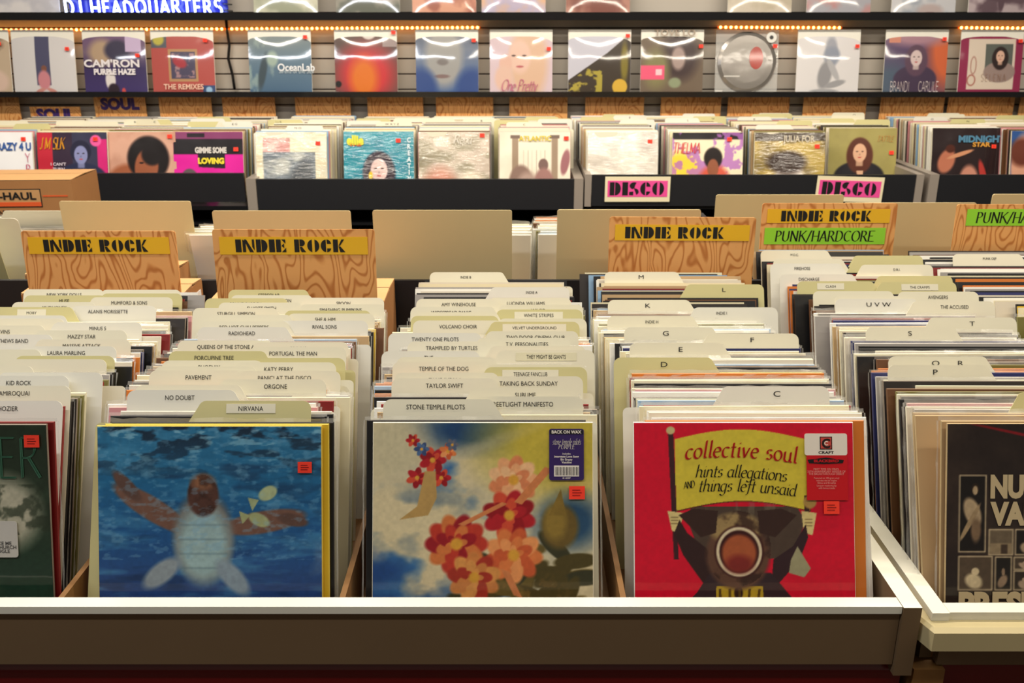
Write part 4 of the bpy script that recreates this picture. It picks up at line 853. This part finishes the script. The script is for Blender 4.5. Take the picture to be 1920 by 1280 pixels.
for t, pc, py in WC:
    i = min(range(len(WALL)), key=lambda q: abs(WALL[q][0]-pc)); x, base, zfl, lean, top = STK[i]
    H = .462; z = H*F/((py-32)*cp); Y = min(max((z-H*sp)/cp, 4.30), 4.90); z = Y*cp+H*sp; tx = (pc-960)*z/F
    side = 1 if tx > x else -1; bxx = tx-side*.0735; bxx = min(max(bxx, x-.03), x+.03)
    zt = EYE-H; zf = zt-TZ*math.cos(math.radians(lean)); yb = Y-TZ*math.sin(math.radians(lean))
    kk = (i, side); seen[kk] = seen.get(kk, 0)+1
    nm = ['white lettered cover', 'red and blue cover', 'reclining woman cover', 'magenta cover', 'wrinkled cream cover', 'teal portrait cover', 'pale wrinkled cover', 'columns cover', 'silver crinkled cover', 'yellow and purple cover', 'pale portrait cover', 'olive portrait cover', 'black figures cover', 'blue wall rack cover'][i]
    lab = 'small divider card %sbehind the %s' % (('lettered %s ' % t) if t else 'with a blank tab ', nm)
    if not t and seen[kk] > 1: lab = 'blank small divider card, %s one on its side, behind the %s' % (onth(seen[kk]-1), nm)
    put_card(bxx, yb, lean, side, (c_, o_, k_)[(pc+py) % 3], t, min(max(tx, bxx+(side*.0735)-.03), bxx+side*.0735+.03) if t else 0, 'letter', zf=zf, label=lab, group='divider cards in the wall racks')
# ------------------------------------------------------------------ covers at the front of the wall racks
def wall_cover(i, art, mt, label, dx=0, st=None, lett=None, name='record_sleeve', warp=.006, cat='record'):
    x, base, zfl, lean, top = STK[i]; lz = top-S*math.cos(math.radians(lean))
    o = obj('record_sleeve', sleeve_mesh('ivory', .0045), None, (x+dx, base-.001, max(lz, zfl)), (-math.radians(lean), 0, 0)); tag(o, label, 'record', 'front covers in the wall racks')
    art_object('cover_art', art, S-.002, S-.002, mt, o, -.004, warp=warp, z0=.001)
    if st: sticker(o, (st[0]-.5)*S, (1-st[1])*S, -.010, .017)
    if lett: W(o, 'title_lettering', lett[0], lett[1], -.0095)
    return o
NW = 110
a = Art(NW, (.93, .93, .94)); a.rect(0, .5, .3, 1, (.12, .12, .2), soft=.1); wall_cover(0, a, M_MATTE, 'white record cover with multicoloured lettering above the moving box', st=(.88, .1), lett=([(sans('CRAZY 4 U', .04)[0], .70, .20, .036, .046, 0), (pen('B', .14, .05)[0], .93, .52, .03, .04, 1), (pen('Y', .1)[0] if 'Y' in SK else pen('V', .14, .05)[0], .93, .36, .03, .04, 1)], [flat((.20, .35, .62)), flat((.78, .25, .45))]))
a = Art(NW, (.20, .20, .30)).rect(0, 0, .22, 1, (.74, .14, .22)).rect(.86, .1, 1, 1, (.80, .14, .46)).rect(.22, .0, .5, 1, (.20, .14, .22)); person(a, .62, .30, .24, (.52, .54, .72), (.12, .12, .22), (.14, .16, .28), False); a.ell(.84, .12, .08, .08, (.90, .35, .62), .2)
wall_cover(1, a, M_MATTE, 'red and blue record cover with a tinted portrait and yellow script', st=(.84, .10), lett=([(pen('J.M.SLK'.replace('.', ' '), .2, .06, 20, .3)[0], .22, .16, .026, .05, 0), (sans("I CAN'T", .02)[0], .30, .45, .02, .018, 1), (sans('TURN', .02)[0], .30, .52, .02, .018, 1), (sans('AROUND', .02)[0], .30, .59, .02, .018, 1)], [flat((.90, .62, .15)), flat((.85, .80, .85))]))
a = Art(NW, (.80, .62, .54)); a.nmix(4, 4, .4, .7, (.72, .52, .44), .6, 3); a.ell(.30, .80, .34, .34, (.60, .34, .22), .2, -20); a.ell(.75, .86, .34, .12, (.68, .42, .30), .25, -12); a.ell(.60, .38, .30, .32, (.07, .04, .05), .15); a.ell(.57, .50, .17, .26, (.58, .33, .22), .15, 8)
for d in (-.07, .06): a.ell(.57+d, .44, .035, .012, (.08, .04, .04), .4)
a.ell(.57, .62, .05, .018, (.60, .14, .14), .4); a.ell(.67, .30, .16, .18, (.07, .04, .05), .25, 30); wall_cover(2, a, M_MATTE, 'record cover with a dark-haired woman resting on her arm', st=(.92, .07))
a = Art(NW, (.84, .10, .60)).rect(0, 0, 1, .10, (.50, .22, .40)).rect(.2, .02, .45, .08, (.1, .06, .1)).rect(0, .10, 1, .32, (.08, .06, .09)).poly([(.34,.2),(.74,.18),(.74,.52),(.36,.50)], (.10, .08, .10)); person(a, .22, .66, .17, (.74, .70, .68), (.35, .32, .32), (.2, .18, .2)); person(a, .82, .70, .15, (.84, .80, .78), (.70, .66, .62), (.8, .78, .76))
wall_cover(3, a, M_MATTE, 'magenta record cover with a black panel and two small portraits', st=(.90, .25), lett=([(sans('GIMME SOME', .05)[0], .54, .26, .024, .034, 0), (sans('LOVING', .06)[0], .54, .41, .032, .034, 1)], [flat((.82, .80, .78)), flat((.90, .82, .20))]))
a = Art(NW, (.88, .84, .72)).rect(.1, .08, .48, .3, (.76, .52, .50)).rect(.1, .28, .84, 1, (.42, .46, .50)); a.nmix(5, 9, .4, .7, (.86, .86, .82), .7, 8); a.ell(.62, .7, .14, .34, (.30, .32, .34), .5, 20); wall_cover(4, a, M_CRINK, 'wrinkled cream record cover beside the teal one', st=(.88, .16), warp=.014)
a = Art(NW, (.10, .56, .64)); a.nmix(6, 6, .5, .7, (.05, .44, .54), .5, 9); person(a, .50, .52, .30, (.86, .74, .72), (.16, .10, .16), (.12, .08, .14)); a.ell(.38, .62, .03, .06, (.90, .75, .15), .4)
wall_cover(5, a, M_CRINK, 'teal record cover with a dark-bobbed portrait and vertical letters', st=(.78, .13), warp=.008, lett=([(sans('ellie', .05)[0], .17, .12, .046, .056, 0), (sans('THE', .03)[0], .17, .19, .03, .016, 1)]+[(sans(c_2, .03)[0], .93, .12+.09*k, .024, .030, 2) for k, c_2 in enumerate('CREATIVITY')], [flat((.85, .85, .25)), flat((.85, .35, .15)), flat((.86, .92, .94))]))
a = Art(NW, (.80, .74, .68)); a.nmix(3, 6, .4, .65, (.52, .50, .40), .7, 12); a.ell(.3, .8, .25, .3, (.80, .56, .48), .6); a.ell(.75, .75, .2, .2, (.88, .82, .74), .5)
wall_cover(6, a, M_CRINK, 'pale wrinkled record cover with white script', warp=.016, st=(.90, .05), lett=([(pen('Reba', .12, .05, 20, .3)[0] if 'b' in SK else pen('Reha', .12, .05, 20, .3)[0], .62, .10, .034, .040, 0)], [flat((.92, .90, .86))]))
a = Art(NW, (.90, .87, .80)); a.nmix(3, 3, .4, .8, (.82, .76, .68), .6, 15); 
for cx in (.22, .78): a.rect(cx-.045, .06, cx+.045, 1, (.60, .52, .44)); a.rect(cx-.07, .04, cx+.07, .09, (.45, .38, .34))
for k in range(6): a.rect(.34+.06*k, .25, .345+.06*k, .6, (.6, .55, .5))
a.ell(.30, .72, .17, .26, (.52, .42, .38), .2); a.ell(.40, .86, .18, .3, (.66, .56, .52), .3); a.ell(.62, .46, .07, .09, (.46, .36, .34), .2); a.ell(.63, .72, .14, .22, (.60, .44, .42), .25); a.ell(.93, .42, .06, .18, (.60, .40, .42), .3, 10); wall_cover(7, a, M_MATTE, 'sepia record cover with two columns and three figures', st=(.94, .09), lett=([(sans('ATLANTIC', .03)[0], .5, .09, .03, .03, 0)], [flat((.80, .72, .2))]))
a = Art(NW, (.90, .87, .82)); a.nmix(5, 5, .4, .7, (.74, .70, .68), .6, 17); a.ell(.5, .9, .4, .1, (.80, .72, .60), .7); wall_cover(8, a, M_CRINK, 'silvery crinkled record cover above the straight pink label', st=(.88, .14), warp=.02)
a = Art(NW, (.90, .86, .74)); a.rect(0, 0, 1, .1, (.12, .1, .12)).ell(.12, .62, .30, .34, (.92, .80, .26), .3); a.nmix(9, 9, .52, .58, (.66, .40, .72), .8, 19); a.ell(.60, .75, .24, .3, (.80, .34, .26), .3); a.ell(.58, .36, .13, .15, (.10, .06, .06), .2); a.ell(.58, .50, .08, .13, (.55, .32, .22), .2); a.ell(.62, .78, .14, .18, (.80, .40, .2), .3)
wall_cover(9, a, M_MATTE, 'yellow and purple record cover with a curly-haired singer', st=(.80, .10), lett=([(pen('THELMA', .16, .06, 20, .2)[0], .20, .22, .026, .046, 0)], [flat((.85, .25, .30))]))
a = Art(NW, (.72, .62, .30)); a.nmix(4, 5, .4, .7, (.42, .36, .24), .7, 23); a.rect(0, 0, 1, .12, (.30, .26, .22)); a.ell(.5, .80, .24, .42, (.90, .86, .82), .25); a.ell(.46, .42, .28, .16, (.22, .16, .14), .4); a.ell(.40, .70, .06, .02, (.2, .15, .15), .4); a.ell(.58, .70, .05, .02, (.2, .15, .15), .4); wall_cover(10, a, M_CRINK, 'mustard record cover with a pale close-up portrait', st=(.88, .20), warp=.012, lett=([(sans('JULIA FORDHAM'[:9], .02)[0], .62, .09, .03, .04, 0)], [flat((.80, .76, .68))]))
a = Art(NW, (.62, .58, .34)); a.nmix(4, 4, .4, .8, (.54, .50, .30), .6, 25); person(a, .46, .34, .25, (.84, .66, .54), (.34, .17, .12), (.11, .10, .13)); a.poly([(.42,.62),(.52,.62),(.50,.98)], (.84, .66, .54)); wall_cover(11, a, M_MATTE, 'olive record cover with a long-haired woman in a dark jacket', st=(.92, .36), lett=([(pen('TATTLE', .12, .05, 20, .4)[0], .82, .16, .018, .026, 0)], [flat((.78, .52, .25))]))
a = Art(NW, (.15, .10, .11)); a.ell(.22, .48, .12, .18, (.72, .44, .34), .3, 20); a.ell(.42, .38, .2, .03, (.80, .56, .42), .3, -18); a.ell(.56, .78, .14, .24, (.76, .52, .44), .3); a.ell(.44, .85, .07, .12, (.25, .50, .62), .3); a.ell(.32, .92, .25, .06, (.70, .40, .30), .4, 25); a.ell(.78, .72, .05, .26, (.70, .22, .20), .3, -15); a.ell(.85, .95, .14, .1, (.78, .30, .24), .4); a.ell(.27, .30, .07, .06, (.3, .14, .1), .4)
wall_cover(12, a, M_SHRINK, 'black record cover with three reaching figures', st=(.90, .27), lett=([(sans('MIDNIGHT LIFE'[:9], .05)[0], .72, .16, .044, .040, 0), (sans('STAR', .04)[0], .72, .24, .034, .028, 1)], [flat((.30, .50, .62)), flat((.82, .58, .22))]))
a = Art(NW, (.18, .32, .56)); a.ell(.2, .5, .2, .45, (.82, .60, .50), .3); a.ell(.16, .3, .18, .2, (.4, .2, .15), .4); wall_cover(13, a, M_SHRINK, 'blue record cover beside the black one with figures', st=(.9, .1))
# ------------------------------------------------------------------ wood-grain cards and purple lettering behind the wall racks
for i, (l, r_) in enumerate(((-60, 45), (55, 157), (174, 280), (296, 402), (415, 520), (552, 660), (688, 795), (817, 925), (955, 1063), (1098, 1205), (1240, 1348), (1366, 1475), (1508, 1618), (1653, 1762), (1780, 1892), (1915, 2020))):
    yt = 200 if i == 1 else 178
    a_, b_ = at_Y(l, yt, 4.94), at_Y(r_, 250, 4.94)
    o = empty('section_sign', ((a_.x+b_.x)/2, 4.94, b_.z))
    nmx = ['below the beige wall cover, no lettering', 'with purple lettering, lower of the two', 'with purple lettering, half hidden by the ledge']
    tag(o, 'small wood-grain sign ' + (nmx[i] if i < 3 else 'under the black wall ledge, %s along from the neon end' % onth(i)), 'sign', 'wood-grain signs behind the wall racks')
    m = MB(); hw = (b_.x-a_.x)/2; h = a_.z-b_.z; m.box(-hw, hw, 0, .004, 0, h); m.build('board', [M_PLY], o)
    if i in (1, 2):
        z = at_Y(0, 214 if i == 1 else 194, 4.94).z-b_.z; m = MB(); m.add2d(sans('SOUL', .06)[0], .0, z, -.002, 0, .078, .075); m.build('lettering', [M_PURPLEINK], o)
# ------------------------------------------------------------------ records displayed on the ledges
def disp(pc, art, label, zl, st=None, lett=None, curl=.009, bow=.006, mt=None, row=1, roll=0, wd=.312, Yb=4.873):
    p = at_Y(pc, 178 if row == 1 else 24, Yb)
    o = obj('record_sleeve', sleeve_mesh('white', .004), None, (p.x, Yb, zl), (-math.radians(9.3), roll, 0)); tag(o, label, 'record', 'records displayed on the wall ledges')
    art_object('cover_art', art, S-.001, S-.001, mt or M_WALLP, o, -.0025, bow=bow, curl=curl, warp=.0012)
    if st: sticker(o, (st[0]-.5)*S, (1-st[1])*S, -.014, .017)
    if lett: W(o, 'title_lettering', lett[0], lett[1], -.0125)
    return o
D1 = []
a = Art(NW, (.60, .52, .44)).nmix(4, 4, .4, .6, (.80, .72, .62), .8, 71); a.ell(.75, .8, .2, .18, (.85, .74, .68), .4); disp(-33, a, 'beige record cover beside the white one with seated pink figure', zl1, (.86, .22))
a = Art(NW, (.84, .83, .84)).rect(.37, .10, .60, .86, (.30, .30, .42)); a.ell(.5, .60, .045, .05, (.5, .32, .26), .3); a.ell(.49, .78, .10, .15, (.80, .52, .56), .3); a.ell(.42, .94, .08, .03, (.80, .55, .52), .3, -20); a.ell(.60, .94, .08, .03, (.80, .55, .52), .3, 20)
disp(88, a, 'white record cover with a dark upright panel and seated pink figure', zl1, (.90, .30))
a = Art(NW, (.30, .22, .42)).vgrad([(0, (.42, .30, .48)), (.35, (.46, .38, .46)), (.6, (.22, .17, .36)), (1, (.24, .19, .42))]); a.ell(.3, .35, .2, .2, (.70, .60, .50), .6); a.ell(.55, .32, .2, .16, (.22, .20, .30), .4); a.ell(.42, .78, .08, .16, (.88, .86, .86), .25); a.ell(.46, .93, .09, .1, (.16, .1, .16), .3); a.rect(.68, .03, .93, .34, (.78, .70, .84)); a.ell(.62, .95, .03, .05, (.8, .3, .3), .4)
disp(220, a, 'purple record cover with bold white lettering and a pale sticker', zl1, (.88, .40), ([(sans("CAM'RON", .03)[0], .46, .52, .062, .050, 0), (sans('PURPLE HAZE', .05)[0], .50, .65, .034, .038, 0)], [flat((.90, .88, .90))]))
a = Art(NW, (.70, .32, .30)).rect(.27, .30, .74, .80, (.72, .56, .40)).rect(.31, .34, .70, .76, (.30, .28, .38)); a.nmix(12, 12, .5, .6, (.80, .62, .62), .7, 75, mask=(a.U > .33)*(a.U < .68)*(a.T > .36)*(a.T < .74)*1.0); a.ell(.45, .5, .12, .08, (.66, .22, .26), .4, 30); a.rect(.0, .03, .25, .28, (.34, .36, .40)); a.ell(.12, .15, .09, .09, (.74, .70, .30), .4); a.rect(.80, .86, 1, 1, (.20, .30, .48)); a.ell(.90, .93, .05, .05, (.6, .75, .88), .3)
disp(347, a, 'brick red record cover with a gold-framed picture', zl1, (.88, .17), ([(sans('THE REMIXES', .02)[0], .50, .88, .034, .036, 0)], [flat((.90, .74, .66))]))
a = Art(NW, (.40, .48, .56)).vgrad([(0, (.50, .54, .54)), (.5, (.38, .48, .56)), (1, (.28, .40, .52))]); a.nmix(8, 5, .5, .7, (.62, .70, .68), .7, 77, mask=(a.U < .5)*1.0); a.ell(.22, .65, .06, .28, (.24, .30, .34), .5, 12); a.ell(.38, .45, .09, .12, (.62, .70, .66), .5)
disp(528, a, 'steel blue record cover with small white lettering', zl1, (.92, .12), ([(sans('OceanLab', .02)[0], .76, .58, .046, .050, 0), (sans('Sirens of the Sea')[0], .76, .64, .026, .030, 1)], [flat((.92, .93, .95)), flat((.72, .78, .82))]))
a = Art(NW, (.36, .28, .26)); a.ell(.50, .68, .46, .44, (.78, .22, .24), .7); a.ell(.46, .75, .22, .32, (.86, .46, .16), .7); a.rect(.77, .04, 1, .26, (.62, .56, .56)); a.ell(.55, .02, .13, .13, (.85, .82, .80), .2); a.ell(.05, .84, .05, .05, (.1, .08, .08), .3)
disp(688, a, 'brown record cover with a blurred red and orange glow', zl1, (.95, .05))
a = Art(NW, (.36, .42, .54)).vgrad([(0, (.30, .34, .42)), (.3, (.46, .50, .58)), (1, (.26, .38, .60))]); a.ell(.45, .42, .30, .48, (.62, .62, .62), .4); a.ell(.43, .50, .09, .05, (.48, .46, .46), .5); a.ell(.42, .72, .12, .03, (.50, .42, .42), .5); a.ell(.08, .9, .25, .3, (.20, .30, .54), .5); a.ell(.9, .9, .25, .3, (.20, .30, .54), .5)
disp(839, a, 'blue-grey record cover with a large dim face', zl1, (.93, .17))
a = Art(NW, (.84, .76, .80)); a.ell(.62, .5, .30, .62, (.86, .72, .62), .4); a.ell(.48, .42, .17, .26, (.90, .76, .70), .3); a.ell(.25, .52, .10, .14, (.88, .72, .66), .3); a.ell(.22, .75, .14, .2, (.88, .74, .68), .4); a.ell(.48, .57, .06, .018, (.74, .40, .42), .4)
for d in (.38, .55): a.ell(d, .40, .035, .014, (.3, .2, .2), .4)
disp(977, a, 'pale pink record cover with a blonde portrait and script', zl1, (.94, .30), ([(pen('One Pretty', .14, .05, 20, .4)[0] if 'r' in SK else None, .46, .86, .036, .055, 0)] if 1 else [], [flat((.78, .42, .56))]))
a = Art(NW, (.78, .78, .84)); a.poly([(0, .78), (.62, .36), (1, .04), (1, 1), (0, 1)], (.24, .20, .16)); a.nmix(8, 12, .52, .6, (.72, .66, .26), .9, 83, mask=((a.T-.78+.42*a.U/.62) > .03)*(a.U < .55)*1.0); a.ell(.9, .5, .06, .3, (.50, .45, .16), .6); a.ell(.83, .88, .12, .12, (.84, .68, .24), .1)
disp(1123, a, 'silver and gold record cover split on a diagonal', zl1, (.94, .10))
a = Art(NW, (.44, .38, .32)); a.ell(.62, .40, .30, .38, (.26, .20, .20), .5); a.ell(.60, .44, .11, .18, (.66, .58, .56), .4); a.ell(.25, .6, .2, .3, (.52, .50, .34), .7); a.ell(.55, .82, .10, .08, (.56, .60, .48), .4); a.rect(0, .55, .38, .77, (.92, .36, .50)); a.rect(.24, .61, .34, .70, (.94, .80, .84))
disp(1258, a, 'brown record cover with a pink rectangular sticker', zl1, (.95, .26), ([(sans('TOVE LO', .02)[0], .53, .05, .050, .045, 0)], [flat((.66, .60, .54))]))
# picture disc in a clear sleeve
p = at_Y(1398, 178, 4.873); o = empty('picture_disc', (p.x, 4.873, zl1), (-math.radians(11), 0, 0)); tag(o, 'round silvery picture disc in a clear sleeve on the lower ledge', 'record', 'records displayed on the wall ledges')
m = MB(); hS = S/2; m.box(-hS, hS, .003, .0036, 0, S); m.build('clear_sleeve', [mat('clear_vinyl', (.85, .85, .84), .06, alpha=.35, spec=.9, bump=.5, bscale=10)], o)
m = MB(); n_ = 64; R_ = .148
rings = [(0, .004), (.10, .0045), (.13, .004), (R_, -.002), (R_, .001)]
pts_ = [[(r0*math.cos(2*math.pi*k/n_), -dy*1.0-.001, S/2+r0*math.sin(2*math.pi*k/n_)) for k in range(n_)] for r0, dy in rings[1:]]
m.poly([pts_[0][k] for k in range(n_)], 0, True)
for A_, B_ in zip(pts_, pts_[1:]):
    for k in range(n_): m.poly([A_[k], A_[(k+1) % n_], B_[(k+1) % n_], B_[k]][::-1], 0, True)
dm = mat('silver_picture_vinyl', (.58, .56, .54), .18, metal=.55, coat=1, bump=.9, bscale=5)
m.build('disc', [dm], o)
m = MB(); m.prism(A(.045, S/2+.02, .035, .055, 0, 360, 20)[:-1], -.0075, -.0070, 0); m.build('red_print', [flat((.66, .22, .18), .2, 1)], o)
m = MB(); m.prism(A(.118, S-.038, .026, .026, 0, 360, 24)[:-1], -.0085, -.0078, 0); m.prism(A(.118, S-.038, .010, .010, 0, 360, 16)[:-1], -.0092, -.0087, 1); m.build('round_sticker', [flat((.88, .88, .86)), flat((.15, .15, .15))], o)
m = MB(); m.box(-.115, -.035, -.0075, -.007, .085, .092); m.box(-.157, -.12, -.004, -.003, .0, .02); m.build('small_label', [flat((.80, .79, .77))], o); sticker(o, .137, .235, -.011, .018)
a = Art(NW, (.88, .87, .88)); a.ell(.54, .36, .10, .26, (.62, .63, .68), .4); a.ell(.55, .40, .13, .14, (.56, .59, .66), .4); a.ell(.45, .70, .11, .22, (.58, .58, .60), .35, 10); a.ell(.58, .62, .05, .2, (.70, .70, .72), .4, -30); a.ell(.62, .84, .17, .05, (.62, .62, .64), .35, -15); a.ell(.45, .95, .22, .035, (.66, .66, .68), .4)
disp(1549, a, 'white record cover with a curled grey figure', zl1, (.94, .26))
a = Art(NW, (.34, .26, .40)); a.ell(1.0, .3, .30, .6, (.82, .40, .24), .7); a.ell(.1, .9, .4, .4, (.30, .36, .44), .8); a.ell(.5, .1, .5, .15, (.66, .50, .56), .8); person(a, .50, .42, .23, (.84, .76, .76), (.36, .26, .34), (.26, .20, .30)); a.rect(.06, .04, .24, .20, (.82, .54, .46))
disp(1712, a, 'purple and orange record cover with tall thin white letters', zl1, (.92, .15), ([(pen('BRANDI', .07, .07, 0, 0, .02)[0], .26, .88, .022, .048, 0), (pen('CARLILE', .07, .07, 0, 0, .02)[0], .72, .88, .022, .048, 0)], [flat((.93, .88, .88))]))
a = Art(NW, (.56, .14, .30)).rect(.13, .14, .88, .92, (.86, .80, .74)).rect(.40, .22, .84, .66, (.36, .38, .36)); person(a, .64, .40, .17, (.86, .70, .62), (.16, .10, .10), (.60, .52, .5)); a.ell(.22, .55, .05, .14, (.66, .46, .42), .2); a.ell(.22, .55, .035, .12, (.86, .80, .74), .2); a.ell(.2, .78, .07, .09, (.66, .40, .36), .2); a.ell(.2, .78, .05, .07, (.86, .80, .74), .2)
disp(1852, a, 'magenta-framed record cover with a small square portrait', zl1, (.93, .18), ([(pen('SELENA', .08, .05, 20, 0, .3)[0], .56, .74, .022, .034, 0)], [flat((.62, .48, .40))]))
R2 = [(52, (.74, .74, .78), (.86, .85, .86), 'white record cover on the upper ledge before the neon sign'), (536, (.62, .64, .56), (.80, .80, .72), 'grey-green record cover beside the neon sign'), (690, (.64, .62, .58), (.38, .40, .36), 'pale upper-ledge record cover with dark patches'),
 (833, (.66, .42, .36), (.88, .66, .56), 'reddish-brown record cover on the upper ledge'), (963, (.74, .70, .80), (.88, .70, .56), 'lilac and peach record cover on the upper ledge'), (1121, (.52, .32, .28), (.72, .52, .46), 'dark rose record cover on the upper ledge'),
 (1424, (.74, .70, .62), (.82, .78, .72), 'plain beige record cover above the picture disc'), (1572, (.66, .66, .70), (.74, .54, .54), 'pale record cover with pink patch on the upper ledge'), (1731, (.56, .60, .66), (.80, .80, .82), 'blue-grey record cover with dim face on the upper ledge'), (1875, (.70, .64, .66), (.34, .26, .30), 'pink-grey record cover with dark ornament, last on the upper ledge')]
for k, (pc, c1, c2, lab) in enumerate(R2):
    a = Art(80, c1); a.nmix(3, 3, .42, .6, c2, .9, 90+k)
    if k == 9: a.ell(.5, .75, .05, .16, c2, .3); a.ell(.5, .72, .22, .04, c2, .3); a.ell(.3, .66, .03, .05, c2, .3); a.ell(.7, .66, .03, .05, c2, .3)
    if k == 8: a.ell(.6, .9, .2, .1, (.72, .66, .66), .5); a.ell(.6, .93, .06, .015, (.5, .3, .3), .4)
    disp(pc, a, lab, zl2, None, None, row=2, Yb=4.873)
# ------------------------------------------------------------------ neon sign, rope light, cable
pz = at_Y(270, 22, 4.86)
o = empty('neon_sign', (at_Y(272, 22, 4.87).x, 4.87, zl2)); tag(o, 'glowing white-blue neon lettering standing on the upper ledge', 'neon sign')
m = MB(); m.box(-.385, .40, .035, .041, -.0, .16); m.build('backing_panel', [M_NBACK], o)
txt = 'DJ HEADQUARTERS'; wdt = sum(SK[c][0] for c in txt)+.2*len(txt); x = -wdt/2; capz = .068; kx = .785/wdt
base_y = [.014, .012, 0, .012, .012, .010, .006, .016, .012, .016, .018, .016, .014, .014, .016]
for i, ch in enumerate(txt):
    if ch != ' ':
        m = MB()
        for s_ in SK[ch][1]:
            if len(s_) > 1: m.tube([((x+px_)*kx, 0, base_y[i]+pz_*capz) for px_, pz_ in s_], .0054)
        m.build('neon_tube', [M_NEON], o)
    x += SK[ch][0]+.2
m = MB()
for zz in (.035, .065, .10): m.tube([(-.40, .022, zz), (-.36, .024, zz+.004)], .0035); m.tube([(.38, .022, zz), (.425, .024, zz-.004)], .0035)
for xx in (-.25, 0, .25): m.tube([(xx, .034, .05), (xx, .004, .055)], .003)
m.build('tube_support', [M_BLACKG], o)
bulb_me = None
def rope(p0, p1, y0, y1, label):
    global bulb_me
    Y = 4.985; a_, b_ = at_Y(p0, y0, Y), at_Y(p1, y1, Y)
    o = obj('rope_light', None, None, a_); tag(o, label, 'string light', 'amber rope lights'); v = b_-a_
    m = MB(); m.tube([(0, 0, 0), tuple(v*.25), tuple(v*.5), tuple(v*.75), tuple(v)], .0045); m.build('rope_tube', [M_ROPE], o)
    n = int((p1-p0)/9.3)
    if bulb_me is None:
        mm = MB(); R0 = .0068
        rg = [[(R0*math.sin(t)*math.cos(f), R0*math.sin(t)*math.sin(f), R0*math.cos(t)) for f in [2*math.pi*k/8 for k in range(8)]] for t in (.3, .9, 1.57, 2.24, 2.84)]
        mm.poly(rg[0], 0, True); mm.poly(rg[-1][::-1], 0, True)
        for A_, B_ in zip(rg, rg[1:]):
            for k in range(8): mm.poly([A_[k], B_[k], B_[(k+1) % 8], A_[(k+1) % 8]], 0, True)
        bulb_me = mm.mesh('bulb', [M_BULB])
    for k in range(n):
        q = v*((k+.5)/n); obj('bulb', bulb_me, o, (q.x, q.y-.005, q.z))
rope(-20, 900, 56.5, 51.5, 'long amber rope light passing under the neon sign')
rope(1346, 1578, 51, 52, 'short amber rope light above the picture disc')
rope(1797, 1960, 52, 53, 'amber rope light above the magenta-framed cover')
m = MB(); m.tube([tuple(at_Y(px_, py_, 4.975)) for px_, py_ in ((424, 38), (426, 60), (430, 85), (428, 110), (436, 140), (440, 168))], .0075)
tag(m.build('power_cable', [M_BLACKG]), 'black power cable hanging between the two wall ledges', 'cable')
# things alike between the same neighbours are told apart by their order from the front
from collections import defaultdict
dd = defaultdict(list)
for o in bpy.data.objects:
    if o.parent is None and 'label' in o: dd[o['label']].append(o)
for l, v in dd.items():
    if len(v) > 1:
        v.sort(key=lambda q: q.location.y)
        for k, o in enumerate(v): o['label'] = '%s %s' % ('first' if k == 0 else onth(k), l)
